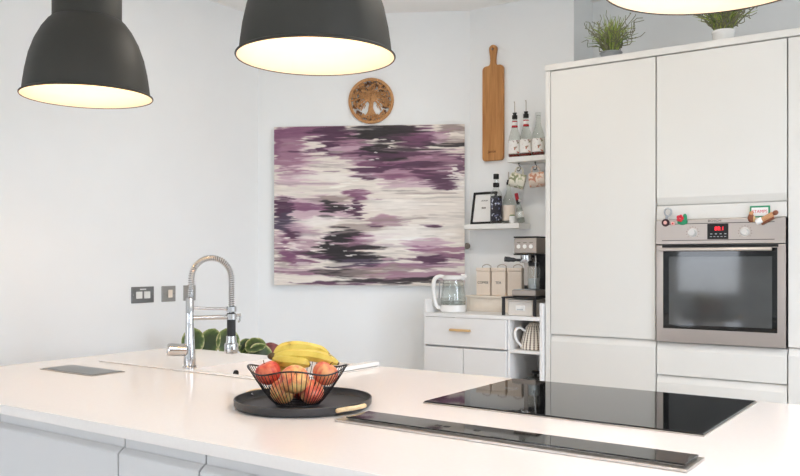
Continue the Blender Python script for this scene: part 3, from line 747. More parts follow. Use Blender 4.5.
t = thing('tree_plaque', 'round carved wooden tree plaque above the painting', 'wall decoration', on_wall(.722, .002, 2.325), ang)
plate('ring', [circ(0, 0, .1425, 64), circ(0, 0, .124, 64)[::-1]], .016, M['oakmid'], t, .003).location = (0, -.009, 0)
rnd = random.Random(3)
mb = MB()
def br(P, r0, r1):
    q = smooth_path([(a, -.009, c) for a, c in P], 5); n = len(q)
    mb.tube(q, [r0+(r1-r0)*i/(n-1) for i in range(n)], 8)
br([(0, -.088), (-.003, -.05), (.002, -.015), (0, .02)], .017, .011)
for s in (-1, 1):
    br([(s*.004, -.045), (s*.016, -.08), (s*.045, -.098), (s*.085, -.088)], .009, .004)
    br([(0, -.06), (s*.008, -.095), (s*.02, -.118)], .009, .004)
    br([(s*.006, -.05), (s*.03, -.088), (s*.06, -.106)], .006, .003)
    for a_, L_ in ((12, .10), (32, .115), (54, .115), (76, .112), (98, .10), (116, .088)):
        th = math.radians(a_)*s; o_ = (s*.002, .0)
        P = [(0, -.02), (sin(th)*L_*.3, .0+cos(th)*L_*.25+.012), (sin(th*1.08)*L_*.7, .004+cos(th*1.08)*L_*.72), (sin(th*1.15)*L_, cos(th*1.15)*L_)]
        br(P, .0075, .0024)
        for f in (.5, .75):
            for sg in (-1, 1):
                x0, z0 = sin(th*1.1)*L_*f, cos(th*1.1)*L_*f
                br([(x0, z0), (x0+sin(th+sg*.7)*.022, z0+cos(th+sg*.7)*.022)], .003, .0018)
bmesh.ops.scale(mb.bm, vec=(1, .4, 1), space=Matrix.Translation((0, .009, 0)), verts=mb.bm.verts)
mb.build('tree', M['oakmid'], t)
for nm, m_, cnt, yo in (('leaves', M['oakshade'], 210, -.006), ('front_leaves', M['oakmid'], 120, -.013)):  # back leaves coloured dark for the shade between the carved parts
    mb = MB()
    for i in range(cnt):
        while True:
            x, z = rnd.uniform(-.122, .122), rnd.uniform(-.062, .122)
            r_ = math.hypot(x, z)
            if r_ < .121 and (z > .012 or abs(x) > .062-.2*min(0, z) and z > -.045): break
        a = rnd.uniform(0, PI); l, w_ = .011, .0052
        mb.prism([(x+cos(a)*l*cos(q)-sin(a)*w_*sin(q), z+sin(a)*l*cos(q)+cos(a)*w_*sin(q)) for q in [2*PI*j_/8 for j_ in range(8)]], 'y', yo-.002, yo+.002)
    for i in range(cnt//4):
        a = rnd.uniform(PI*1.2, PI*1.8); r_ = rnd.uniform(.098, .121); x, z = r_*cos(a), r_*sin(a); b_ = rnd.uniform(0, PI)
        mb.prism([(x+cos(b_)*.010*cos(q)-sin(b_)*.005*sin(q), z+sin(b_)*.010*cos(q)+cos(b_)*.005*sin(q)) for q in [2*PI*j_/8 for j_ in range(8)]], 'y', yo-.002, yo+.002)
    o = mb.build(nm, m_, t, smooth=0); o['kind'] = 'stuff'

t = thing('wall_knob', 'small round metal knob on the wall between the painting and the shelf', 'peg', on_wall(1.319, .001, 1.421), ang)  # plain round metal knob, use unknown
MB().cyl((0, 0, 0), (0, -.022, 0), .007, 16).build('post', M['greyplate'], t)
MB().lathe([(0, 0), (.016, 0), (.0185, .004), (.0185, .010), (.014, .015), (.007, .015), (.006, .012), (0, .012)], 28).build('disc', M['bronze'], t).matrix_local = Matrix.Translation((0, -.022, 0)) @ Matrix.Rotation(PI/2, 4, 'X')

# ------------------------------------------------------------------ alcove wall: board, shelves
t = thing('cutting_board', 'long oak paddle board hanging on the wall left of the syrup bottles', 'cutting board', (-2.399, 4.386, 1.933))
w_ = .071; ol = []
ol += [(-w_+.02+.02*cos(a), .02+.02*sin(a)) for a in [PI+PI/2*i/5 for i in range(6)]]
ol += [(w_-.02+.02*cos(a), .02+.02*sin(a)) for a in [1.5*PI+PI/2*i/5 for i in range(6)]]
ol += [(w_-.025+.025*cos(a), .548+.025*sin(a)) for a in [PI/2*i/5 for i in range(6)]]
ol += [(.03, .574), (.022, .578), (.018, .588), (.017, .605), (.019, .63), (.0235, .655), (.0255, .672)]
ol += [(.0255*cos(a), .674+.024*sin(a)) for a in [PI*i/10 for i in range(1, 10)]]
ol += [(-.0255, .672), (-.0235, .655), (-.019, .63), (-.017, .605), (-.018, .588), (-.022, .578), (-.03, .574)]
ol += [(-w_+.025+.025*cos(a), .548+.025*sin(a)) for a in [PI/2+PI/2*i/5 for i in range(6)]]
plate('board', [ol, circ(0, .672, .0075, 20)[::-1]], .022, M['oak'], t, .004)
lettering('burnt_mark', 'jamie', .026, M['brand'], t, (-.004, -.0113, .055))
MB().cyl((0, .012, .672), (0, -.016, .672), .004, 12).build('wall_hook', M['steel'], t)

def shelf(x0, x1, z, label):
    t = tag(MB().box(x0, x1, 4.25, 4.3985, z-.03, z, .003).build('wall_shelf', M['whiteplastic'], smooth=0), label, 'shelf', 'white floating shelves in the alcove'); return t
SZ1, SZ2 = 1.5475, 1.928
shelf(-2.526, -2.158, SZ1, 'lower white floating shelf holding the framed print and bottles')
shelf(-2.236, -1.905, SZ2, 'upper white floating shelf holding the syrup bottles')

# framed print leaning on the lower shelf
t = thing('picture_frame', 'black framed white print leaning on the lower shelf', 'picture frame', (-2.447, 4.340, SZ1+.002), math.radians(-6))
g = []
def leaned(mb, name, m_, par=None):
    o = mb.build(name, m_, par or t, smooth=0); o.rotation_euler = (math.radians(-11), 0, 0); return o
W2, H_ = .084, .198
leaned(MB().box(-W2, -W2+.013, -.014, 0, 0, H_, .0015).box(W2-.013, W2, -.014, 0, 0, H_, .0015).box(-W2+.013, W2-.013, -.014, 0, 0, .013, .0015).box(-W2+.013, W2-.013, -.014, 0, H_-.013, H_, .0015), 'frame', M['black'])
leaned(MB().box(-W2+.012, W2-.012, -.006, -.001, .012, H_-.012), 'print', M['paper'])
tx = MB()
for z_, l in ((.142, .05), (.100, .036), (.095, .03)):
    for i in range(int(l/.005)): tx.box(-l/2+i*.005, -l/2+i*.005+.0035, -.0068, -.0061, z_, z_+.003+.002*((i*7) % 3))
leaned(tx, 'printed_lines', M['text'])

def bottle(name, label, loc, prof, m_, parts, group=None, tilt=None):
    t = thing(name, label, 'bottle', loc, 0, group)
    if tilt: t.rotation_euler = tilt
    MB().lathe(prof, 36).build('glass', m_, t, 40)
    for nm, pr, mm in parts:
        MB().lathe(pr, 36).build(nm, M[mm] if isinstance(mm, str) else mm, t, 40)
    return t
def shell(pr, th=.0022):
    """closed outer wall plus inner wall"""
    return pr
M['blackbottle'] = mat('near_black_bottle_glass', (20, 18, 24), .1, spec=.6)
bottle('spirit_bottle', 'dark bottle with black neck band and pale lettered label beside the framed print', (-2.325, 4.285, SZ1+.001),
       [(0, 0), (.031, 0), (.034, .004), (.034, .165), (.031, .182), (.017, .205), (.0135, .215), (.0135, .283), (0, .283)], M['glass'],
       [('dark_contents', [(0, .003), (.0315, .003), (.0328, .006), (.0328, .163), (0, .165)], 'blackbottle'),
        ('label', [(.0343, .018), (.0346, .018), (.0346, .150), (.0343, .150)], 'lab_blue'),
        ('neck_band', [(.0142, .214), (.0185, .216), (.0185, .238), (.0142, .240)], 'black'),
        ('cap', [(0, .262), (.0165, .262), (.0165, .290), (.0145, .292), (0, .292)], 'black')])
def pourer(z): return [(0, z), (.0135, z), (.0135, z+.016), (.010, z+.018), (.010, z+.022), (.0125, z+.023), (.0125, z+.030), (.004, z+.034), (.0035, z+.085), (.0045, z+.092), (0, z+.093)]
t = bottle('clear_bottle', 'clear bottle with cream label and steel pourer on the lower shelf', (-2.270, 4.337, SZ1+.001),
           [(0, 0), (.034, 0), (.0368, .004), (.0368, .115), (.033, .14), (.020, .175), (.013, .20), (.0125, .232), (0, .232)], M['syrup'],
           [('label', [(.0371, .018), (.0375, .018), (.0375, .108), (.0371, .108)], 'lab_pink'),
            ('stopper', [(0, .230), (.0135, .230), (.0135, .244), (.010, .247), (.010, .258), (0, .258)], 'black'),
            ('spout', [(0, .258), (.004, .258), (.0033, .305), (0, .306)], 'steel')])
t = bottle('miniature_bottle', 'small leaning bottle with red cap on the lower shelf', (-2.188, 4.345, SZ1+.004),
           [(0, 0), (.019, 0), (.0205, .003), (.0205, .075), (.017, .095), (.0085, .118), (.008, .15), (0, .15)], M['glass'],
           [('wine', [(0, .004), (.0175, .004), (.0185, .006), (.0185, .072), (.015, .09), (0, .095)], 'syrup'),
            ('label', [(.0207, .03), (.0210, .03), (.0210, .066), (.0207, .066)], 'paper'),
            ('dark_collar', [(.0088, .112), (.0095, .112), (.0092, .140), (.0085, .140)], 'black'),
            ('cap', [(0, .138), (.0105, .138), (.0105, .178), (0, .18)], 'red')], None, (0, math.radians(-12), 0))
t = thing('candle_pot', 'tiny white pot with dark green top at the right end of the lower shelf', 'pot', (-2.213, 4.272, SZ1+.001))
MB().lathe([(0, 0), (.015, 0), (.0175, .04), (.0165, .041), (.0155, .036), (0, .036)], 24).build('pot', M['white'], t)
MB().lathe([(0, .0365), (.0150, .0365), (.0165, .043), (.012, .048), (0, .049)], 20).build('moss', M['grassB'], t)
bottle('sauce_bottle', 'small clear glass bottle at the far right end of the lower shelf', (-2.1745, 4.290, SZ1+.001),
       [(0, 0), (.0135, 0), (.015, .003), (.015, .075), (.011, .095), (.006, .112), (.006, .125), (0, .125)], M['glass'],
       [('cap', [(0, .124), (.0075, .124), (.0075, .138), (0, .139)], 'steel')])

# syrup bottles
SYP = [(0, 0), (.032, 0), (.0355, .005), (.0355, .105), (.033, .125), (.018, .172), (.0145, .19), (.0138, .232), (0, .232)]
def syrup(x, label, pump=True, fill=.02, red=True):
    parts = [('label', [(.0358, .022), (.0362, .022), (.0362, .098), (.0358, .098)], 'lab_syr'),
             ('contents', [(0, .004), (.031, .004), (.0335, .007), (.0335, .004+fill), (0, .004+fill)], 'amber')]
    if red: parts += [('neck_band', [(.0178, .178), (.0184, .178), (.0164, .187), (.0158, .187)], 'red'),
                      ('upper_neck_band', [(.0148, .208), (.0154, .208), (.0152, .213), (.0146, .213)], 'red'),
                      ('neck_sleeve', [(.0158, .188), (.0162, .188), (.0152, .207), (.0148, .207)], 'paper')]
    t = bottle('syrup_bottle', label, (x, 4.305, SZ2+.001), SYP, M['syrup'], parts, 'syrup bottles on the upper shelf')
    if pump:
        MB().lathe([(0, .226), (.0155, .226), (.0155, .247), (.010, .249), (.010, .233+.024), (.0125, .258), (.0125, .262), (0, .263)], 24).build('pourer_cap', M['black'], t)
        MB().tube([(0, 0, .262), (0, 0, .318), (-.003, 0, .327)], [.003, .0026, .0042], 10).build('pourer_spout', M['steel'], t)
    else:
        MB().lathe([(0, .2325), (.016, .2325), (.0165, .248), (0, .25)], 24).build('cap', M['glass'], t)
    return t
syrup(-2.214, 'syrup bottle with red neck bands and pourer, at the left end of the upper shelf', True, .014)
syrup(-2.141, 'syrup bottle with red neck bands and pourer, beside the clear-capped bottle', True, .014)
syrup(-2.064, 'syrup bottle with clear cap and no pourer on the upper shelf', False, .02, False)
bottle('sauce_bottle', 'dark capped bottle almost hidden behind the tall cabinet edge on the upper shelf', (-1.985, 4.34, SZ2+.001),
       [(0, 0), (.028, 0), (.031, .004), (.031, .10), (.014, .13), (.012, .15), (0, .15)], M['syrup'],
       [('cap', [(0, .148), (.0145, .148), (.0145, .185), (0, .186)], 'black')])
# mugs on hooks under the upper shelf
def hook(x, label):
    t = thing('cup_hook', label, 'hook', (x, 4.30, SZ2-.0305), 0, 'cup hooks under the upper shelf')
    MB().tube(smooth_path([(0, 0, 0), (0, 0, -.012), (.006, 0, -.020), (.009, 0, -.032), (.004, 0, -.044), (-.006, 0, -.046), (-.011, 0, -.040)], 5), .0022, 8).build('bent_wire', M['black'], t)
    MB().cyl((0, 0, -.001), (0, 0, -.004), .006, 12).build('collar', M['black'], t)
hook(-2.184, 'black cup hook holding the green patterned mug')
hook(-2.080, 'black cup hook holding the peach patterned mug')
def mug(x, m_, label, rot):
    t = thing('mug', label, 'mug', (x+.002, 4.30, SZ2-.0835), 0, 'patterned mugs hanging under the upper shelf')
    t.rotation_euler = rot
    # handle loop sits at the local origin, cup body hangs below it (axis along local x)
    R_, L_ = .043, .088
    pr = [(0, 0), (R_*.82, 0), (R_*.97, .006), (R_, .02), (R_, L_), (R_-.002, L_+.0015), (R_-.004, L_), (R_-.004, .02), (R_*.8, .008), (0, .007)]
    c = MB().lathe(pr, 36).build('cup', M[m_], t, 40); c.matrix_local = Matrix.Translation((-.044, 0, -.051)) @ Matrix.Rotation(PI/2, 4, 'Y')
    MB().tube(smooth_path([(-.024, 0, -.012), (-.020, 0, .016), (-.006, 0, .026), (.012, 0, .022), (.022, 0, .004), (.022, 0, -.012)], 5), .0048, 10).build('handle', M[m_], t)
mug(-2.184, 'mug_green', 'green leaf patterned mug hanging from the left hook', (0, math.radians(14), math.radians(24)))
mug(-2.080, 'mug_peach', 'peach floral mug hanging from the right hook', (0, math.radians(-6), math.radians(24)))

# ------------------------------------------------------------------ sideboard
SBX0, SBX1, SBY0, SBY1, SBZ = -2.645, -1.895, 4.0, 4.396, 1.03
t = thing('sideboard', 'white sideboard with drawer, doors and open cubbies in the alcove', 'sideboard', (SBX0, SBY0, 0))
Wd, Dp = SBX1-SBX0, SBY1-SBY0
dv = .545
mb = MB()
mb.box(0, .013, 0, Dp-.07, 0, SBZ-.0002).box(Wd-.015, Wd, 0, Dp, 0, SBZ+.075).box(dv, dv+.013, .003, Dp-.02, .06, SBZ-.02)
mb.box(.013, Wd-.015, .006, Dp-.02, .06, .075).box(dv+.013, Wd-.015, .002, Dp-.02, .832, .847).box(.013, dv, .02, Dp-.02, .832, .842).box(dv+.013, Wd-.015, .002, Dp-.02, .50, .515)
mb.box(.013, Wd-.015, Dp-.068, Dp-.056, .075, SBZ-.02)
mb.build('body', M['side'], t, smooth=0)
MB().prism([(0, -.001), (Wd-.016, -.001), (Wd-.016, Dp-.006), (.085, Dp-.006), (0, Dp-.06)], 'z', SBZ-.0198, SBZ).build('top', M['side'], t, smooth=0)
MB().box(.0, .013, .002, Dp-.07, SBZ+.0002, SBZ+.078, .002).box(.013, .09, Dp-.082, Dp-.07, SBZ+.0002, SBZ+.07, .002).build('gallery_edge', M['side'], t, smooth=0)
dr = MB().box(.015, dv-.002, -.016, .003, .848, SBZ-.022, .0015).build('drawer', M['side'], t, smooth=0)
plabel(MB().box(.19, .325, -.034, -.0165, .934, .947, .004).build('handle', M['gold'], dr), 'tan wooden bar handle')
for a, b_ in ((.015, .272), (.276, dv-.002)):
    dd = MB().box(a, b_, -.016, .003, .078, .838, .0015).build('door', M['side'], t, smooth=0)
    MB().box((.252 if a < .1 else .282), (.266 if a < .1 else .296), -.030, -.0165, .44, .54, .003).build('handle', M['gold'], dd)

TOPZ = SBZ+.001
# kettle
t = thing('kettle', 'clear glass electric kettle with white base and handle on the sideboard', 'kettle', (-2.528, 4.135, TOPZ), math.radians(35))
MB().lathe([(0, 0), (.073, 0), (.076, .004), (.076, .028), (.074, .040), (.070, .042), (0, .042)], 40).build('base', M['white'], t)
MB().lathe([(.0715, .0425), (.0735, .05), (.0735, .075), (.068, .13), (.060, .185), (.0585, .19), (.0575, .185), (.0655, .13), (.071, .075), (.071, .05), (.069, .0425)], 40).build('jug_glass', M['glass'], t)
MB().lathe([(.0765-.006, .0432), (.0745-.004, .062), (0, .062), (0, .0432), (.0705, .0432)], 36).build('water', M['syrup'], t)
MB().lathe([(0, .190), (.061, .190), (.063, .194), (.061, .208), (.05, .214), (0, .215)], 40).tube(smooth_path([(.045, 0, .202), (.066, 0, .203), (.074, 0, .198)], 4), [.02]*5+[.016]*3+[.010], 10).build('lid', M['white'], t)
MB().tube(smooth_path([(-.05, 0, .204), (-.085, 0, .208), (-.112, 0, .185), (-.116, 0, .13), (-.110, 0, .07), (-.094, 0, .030), (-.07, 0, .022)], 6), [.011]*8+[.0125]*22+[.011]*7, 12).build('handle', M['white'], t)
MB().tube([(-.0805, 0, .175), (-.083, 0, .08)], .004, 8).build('level_strip', M['plinth'], t)

# riser board with canisters
t = thing('riser_shelf', 'low cream riser board under the canisters on the sideboard', 'riser', (-2.512, 4.248, TOPZ))
MB().box(0, .364, 0, .14, .082, .094, .002).build('board', M['riser'], t, smooth=0)
for x in (.004, .344): MB().box(x, x+.012, .01, .135, 0, .0818).build('support', M['riser'], t, smooth=0)
MB().box(.017, .343, .012, .022, 0, .0815).build('back_panel', M['riser'], t, smooth=0)
CZ = TOPZ+.095
def canister(x, y, label, txt):
    t = thing('canister', label, 'canister', (x, y, CZ), 0, 'cream storage canisters on the riser')
    MB().box(-.046, .046, -.046, .046, 0, .142, .004).build('tin', M['cream'], t)
    MB().box(-.048, .048, -.048, .048, .1422, .163, .004).build('lid', M['cream'], t)
    MB().tube(smooth_path([(-.028, 0, .163), (-.026, 0, .174), (0, 0, .183), (.026, 0, .174), (.028, 0, .163)], 5), .0028, 8).build('lid_handle', M['steel'], t)
    if txt: lettering('lettering', txt, .0205, M['text'], t, (0, -.0465, .075), sx=1.05)
canister(-2.405, 4.316, 'cream square canister lettered COFFEE on the riser', 'COFFEE')
canister(-2.303, 4.316, 'cream square canister lettered TEA on the riser', 'TEA')
canister(-2.200, 4.320, 'cream square canister partly hidden behind the coffee machine', None)

# black stand with drawer box and coffee machine
t = thing('machine_stand', 'black metal stand under the coffee machine', 'stand', (-2.152, 4.03, TOPZ))
MB().box(-.002, .205, -.002, .214, .094, .102, .0015).build('platform', M['blackmetal'], t, smooth=0)
for x in (0, .188):
    for y in (0, .198): MB().box(x, x+.015, y, y+.014, 0, .0938, .001).build('leg', M['blackmetal'], t, smooth=0)
t = thing('storage_box', 'clear plastic box under the black coffee machine stand', 'box', (-2.128, 4.05, TOPZ))
M['frost'] = mat('frosted_plastic', (228, 222, 214), .25, var=.05, scale=8)
MB().box(0, .15, .004, .185, 0, .078, .005).build('box', M['frost'], t)
MB().box(-.002, .152, 0, .189, .0782, .088, .003).build('lid', M['frost'], t)
MB().box(.05, .105, .0005, .0038, .028, .056, .0012).build('label_plate', M['paper'], t)
MB().box(.058, .096, -.001, .0004, .032, .036).build('finger_pull', M['galv'], t)

t = thing('coffee_machine', 'slim steel and black espresso machine on the black stand', 'coffee machine', (-2.088, 4.06, TOPZ+.1025), 0)
MB().box(0, .135, -.02, .175, 0, .006, .002).build('feet_plate', M['black'], t)
MB().box(-.004, .139, -.028, .20, .0062, .038, .005).build('drip_tray', M['steel_h'], t)
MB().box(.004, .131, -.022, .09, .0382, .041).build('tray_grille', M['galv'], t)
MB().box(.006, .130, .10, .20, .0382, .235, .004).build('column', M['blackplastic'], t)
MB().box(.008, .085, .0975, .0998, .06, .215).build('splash_plate', M['steel_h'], t)
MB().box(.0, .135, -.01, .205, .236, .322, .006).build('head', M['steel_h'], t)
MB().box(-.002, .137, -.012, .207, .3222, .330, .003).build('top_plate', M['black'], t)
MB().box(.0, .135, -.013, .0, .228, .2355).build('head_trim', M['black'], t)
for i in range(3):
    o = MB().cyl((.03+.037*i, -.0105, .275), (.03+.037*i, -.016, .275), .0115, 20, .002).build('button', M['whiteplastic'], t)
lx = MB()
for i in range(3): lx.box(.02+.037*i, .04+.037*i, -.0112, -.0102, .295, .2975)
lx.build('icon_strip', M['text'], t, smooth=0)
MB().cyl((.05, .04, .236), (.05, .04, .205), .032, 28).build('brew_head', M['chrome'], t)
MB().lathe([(0, 0), (.034, 0), (.036, .004), (.036, .02), (.03, .022), (0, .022)], 28, (.05, .04, .186)).build('portafilter', M['chrome'], t)
MB().tube(smooth_path([(.02, .025, .200), (-.012, -.004, .203), (-.045, -.032, .207)], 5), [.008]*4+[.012]*3+[.0145]*4, 14).build('portafilter_handle', M['blackplastic'], t)
o = MB().lathe([(0, 0), (.030, 0), (.033, .01), (.035, .10), (.034, .12), (.026, .125), (0, .125)], 28, (.098, .035, .042)).build('milk_tank', M['syrup'], t)
MB().lathe([(0, 0), (.029, 0), (.030, .055), (0, .056)], 28, (.098, .035, .046)).build('milk', M['galv'], t)
MB().cyl((.098, .035, .168), (.098, .035, .19), .03, 24, .003).build('tank_lid', M['blackplastic'], t)
MB().tube(smooth_path([(.128, -.005, .225), (.134, -.015, .19), (.132, -.018, .12), (.128, -.02, .07)], 5), .004, 8).build('steam_pipe', M['chrome'], t)

# jug and pan in the cubbies
t = thing('striped_jug', 'cream lidded jug with dark vertical stripes in the upper cubby of the sideboard', 'jug', (-1.996, 4.115, .8480), math.radians(45))
MB().lathe([(0, 0), (.075, 0), (.079, .004), (.076, .03), (.062, .085), (.046, .122), (.038, .130), (0, .130)], 48).build('body', M['stripe'], t, 50)
MB().lathe([(0, .1302), (.035, .1302), (.030, .140), (.014, .147), (.006, .149), (0, .149)], 32).build('lid', M['stripe'], t)
MB().ball((0, 0, .156), .009, (1, 1, .9), 16, 10).build('knob', M['gold'], t)
MB().tube(smooth_path([(-.056, -.004, .100), (-.085, -.006, .118), (-.109, -.008, .105), (-.111, -.008, .070), (-.095, -.006, .038), (-.073, -.004, .018)], 6), .0072, 10).build('handle', M['white'], t)
MB().tube(smooth_path([(.045, 0, .085), (.062, 0, .105), (.070, 0, .122)], 5), [.011]*5+[.009]*4+[.007]*2, 10).build('spout', M['stripe'], t)
t = thing('saucepan', 'black pan with knobbed glass lid in the lower cubby of the sideboard', 'pan', (-1.995, 4.13, .5165))
MB().lathe([(0, 0), (.07, 0), (.074, .004), (.078, .14), (.081, .145), (.076, .142), (.071, .006), (0, .005)], 40).build('pot', M['blackmetal'], t)
MB().lathe([(.079, .1465), (.0805, .150), (.07, .163), (.045, .176), (.016, .182), (0, .183), (0, .181), (.045, .173), (.075, .150), (.079, .1465)], 40).build('lid', M['glass'], t)
MB().tube([(.0795*cos(2*PI*i/48), .0795*sin(2*PI*i/48), .1495) for i in range(48)], .0035, 8, True).build('lid_rim', M['blackmetal'], t)
MB().lathe([(0, .1835), (.008, .1835), (.008, .192), (.022, .196), (.024, .205), (.02, .21), (0, .211)], 28).build('lid_knob', M['blackplastic'], t)

# ------------------------------------------------------------------ tall cabinets
FY = 4.03
def door(mb, x0, x1, z0, z1, lip=None):
    """slab front 20 mm thick; lip 'top' or 'bottom' cuts a sloping finger grip along that edge"""
    y0, y1 = 0, .02
    if lip == 'top': P = [(y0, z0), (y1, z0), (y1, z1), (y1-.006, z1), (y0, z1-.034)]
    elif lip == 'bottom': P = [(y0, z0+.034), (y1-.008, z0), (y1, z0), (y1, z1), (y0, z1)]
    else: P = [(y0, z0), (y1, z0), (y1, z1), (y0, z1)]
    return mb.prism(P, 'x', x0, x1, .0012)
TZ = 2.337
tag(MB().box(-1.889, -1.862, FY-.002, 4.398, 0, TZ-.0005).build('end_panel', M['cab'], smooth=0), 'narrow white end panel at the left edge of the tall cabinets', 'panel')
tag(MB().box(-1.889, -.10, FY-.012, 4.398, TZ, TZ+.032, .002).build('top_panel', M['cab'], smooth=0), 'white top board running along the tall cabinets under the potted grasses', 'panel')
def tall_unit(x0, x1, label):
    t = thing('tall_cabinet', label, 'cabinet', (x0, FY, 0))
    w_ = x1-x0
    MB().box(.001, w_-.001, .021, .64, .1, TZ-.001).build('body', M['cab_in'], t, smooth=0)
    door(MB(), .002, w_-.002, .944, TZ-.004).build('upper_door', M['cab'], t, smooth=0)
    door(MB(), .002, w_-.002, .12, .939, 'top').build('lower_door', M['cab'], t, smooth=0)
    MB().box(.001, w_-.001, .06, .08, 0, .0995).build('plinth', M['plinth'], t, smooth=0)
    return t
tall_unit(-1.861, -1.301, 'tall white handleless cabinet left of the oven')
tall_unit(-.706, -.11, 'tall white handleless cabinet right of the oven')
t = thing('oven_cabinet', 'tall white cabinet housing the built-in oven', 'cabinet', (-1.299, FY, 0))
w_ = .591
MB().box(.001, w_-.001, .021, .64, .1, .934).box(.001, w_-.001, .021, .64, 1.598, TZ-.001).box(.001, w_-.001, .60, .64, .934, 1.598).build('body', M['cab_in'], t, smooth=0)
door(MB(), .002, w_-.002, 1.604, TZ-.004, 'bottom').build('upper_door', M['cab'], t, smooth=0)
door(MB(), .002, w_-.002, 1.531, 1.598).build('filler_panel', M['cab'], t, smooth=0)
door(MB(), .002, w_-.002, .776, .932, 'top').build('drawer', M['cab'], t, smooth=0)
door(MB(), .002, w_-.002, .45, .771, 'top').build('drawer', M['cab'], t, smooth=0)
door(MB(), .002, w_-.002, .12, .445, 'top').build('drawer', M['cab'], t, smooth=0)
MB().box(.001, w_-.001, .06, .08, 0, .0995).build('plinth', M['plinth'], t, smooth=0)

# oven
OX, OZ = -1.2945, .9365
t = thing('oven', 'built-in stainless steel oven with black glass door between the tall cabinets', 'oven', (OX, FY-.018, OZ))
OW, OH = .582, .592
MB().box(.004, OW-.004, .026, .56, .004, OH-.004).build('casing', M['plinth'], t, smooth=0)
MB().box(0, OW, 0, .025, .474, OH, .002).build('control_panel', M['steel_h'], t)
MB().box(0, OW, .004, .025, .002, .470, .002).build('door', M['steel_h'], t)
MB().box(.034, OW-.034, .0022, .0038, .068, .455, .0006).build('door_glass', M['ovenglass'], t, smooth=0)
MB().box(.062, OW-.056, .0012, .0021, .088, .415, .0004).build('door_window', M['ovenwindow'], t, smooth=0)
MB().box(.03, OW-.03, .0, .0038, .458, .4695).build('vent_gap', M['black'], t, smooth=0)
MB().box(.026, OW-.05, -.040, -.026, .440, .4545, .004).box(.04, .06, -.0262, .0018, .441, .4535).box(OW-.084, OW-.064, -.0262, .0018, .441, .4535).build('handle', M['steel_h'], t)
MB().box(.03, OW-.045, -.0008, -.0001, .570, .573).build('upper_groove', M['black'], t, smooth=0)
MB().box(.03, OW-.045, -.0008, -.0001, .491, .494).build('lower_groove', M['black'], t, smooth=0)
d = MB().box(.243, .338, -.0012, -.0001, .496, .5685).build('display', M['black'], t, smooth=0)
lettering('digits', '88:1', .026, M['redled'], d, (.298, -.0016, .545), .0002)
mk = MB()
for i in range(4): mk.box(.257+.021*i, .266+.021*i, -.0017, -.0013, .519, .523)
for i in range(5): mk.box(.255+.016*i, .264+.016*i, -.0017, -.0013, .507, .5095)
mk.build('touch_marks', M['galv'], d, smooth=0)
lettering('maker_name', 'BOSCH', .0150, M['black'], t, (.276, -.0005, .5825), .0003, sx=1.25)
for x in (.176, .411):
    kb = MB().cyl((x, -.0002, .528), (x, -.003, .528), .0215, 32).cyl((x, -.003, .528), (x, -.026, .528), .0165, 32, .003).build('knob', M['satin'], t)
    mk = MB()
    for i in range(11):
        a = math.radians(-40+26*i); mk.cyl((x+.029*cos(a), -.0001, .528+.029*sin(a)), (x+.029*cos(a), -.0006, .528+.029*sin(a)), .0016, 8)
    mk.build('dial_marks', M['text'], t, smooth=0)

# magnets clinging to the oven top edge
MY = FY-.0185
t = thing('bottle_opener_magnet', 'round maroon magnet with a metal bottle opener above the oven, far left', 'magnet', (-1.247, MY, 1.516), 0, 'magnets above the oven')
MB().lathe([(0, 0), (.017, 0), (.019, .003), (.017, .007), (0, .008)], 28).build('disc', M['darkmaroon'], t).rotation_euler = (PI/2, 0, 0)
MB().lathe([(0, .0082), (.009, .0082), (.008, .010), (0, .0102)], 20).build('centre', M['pinkmag'], t).rotation_euler = (PI/2, 0, 0)
mb = MB(); mb.tube([(.012+.016*cos(a)*(1.0+.15*sin(a)), -.004, .050+.019*sin(a)) for a in [2*PI*i/24 for i in range(24)]], .0042, 8, True)
mb.tube([(.004, -.004, .018), (.009, -.004, .034)], .007, 8).build('opener', M['galv'], t)
t = thing('flower_magnet', 'small red and green flower shaped magnet on the oven beside the bottle opener', 'magnet', (-1.172, MY, 1.523), 0, 'magnets above the oven')
MB().ball((.006, -.004, -.006), .026, (.95, .14, .55), 18, 10).ball((.018, -.005, .012), .020, (.55, .2, 1.1), 18, 10).build('leaf', M['green'], t)
fl = MB()
for i in range(5):
    a = 2*PI*i/5; fl.ball((-.004+.010*cos(a), -.009, .012+.010*sin(a)), .0085, (1, .45, 1), 12, 8)
fl.build('petals', M['magred'], t)
t = thing('pink_magnet', 'tiny pink magnet between the bottle opener and the flower magnet', 'magnet', (-1.212, MY, 1.511), 0, 'magnets above the oven')
MB().box(-.009, .009, -.005, -.0003, -.009, .008, .003).build('stone', M['pinkmag'], t)
MB().ball((0, -.006, 0), .004, (1, .5, 1), 10, 6).build('dot', M['magred'], t)
t = thing('sign_magnet', 'green framed rectangular magnet with red lettering above the oven, at the right', 'magnet', (-.822, FY-.0015, 1.556), 0, 'magnets above the oven')
MB().box(-.043, .043, -.006, -.0002, -.027, .027, .002).build('green_frame', M['green'], t)
MB().box(-.036, .036, -.0072, -.0061, -.020, .019, .0005).build('white_field', M['paper'], t)
lettering('red_lettering', 'STAMPS', .019, M['magred'], t, (0, -.0076, 0), .0004)
t = thing('figure_magnet', 'small brown and yellow magnet at the lower left corner of the green sign magnet', 'magnet', (-.856, MY-.0005, 1.527), 0, 'magnets above the oven')
MB().ball((0, -.007, 0), .02, (.75, .35, 1.05), 16, 10).build('body', M['brownmag'], t)
MB().ball((.002, -.009, .022), .0095, (1, .6, 1), 14, 8).build('top', M['tan'], t)
MB().ball((.013, -.008, -.004), .010, (.6, .5, 1.5), 14, 8).build('side', M['gold'], t)
t = thing('scroll_magnet', 'tan and white rolled magnet lying slanted on the oven top right', 'magnet', (-.792, MY-.0005, 1.526), 0, 'magnets above the oven')
t.rotation_euler = (0, math.radians(-28), 0)
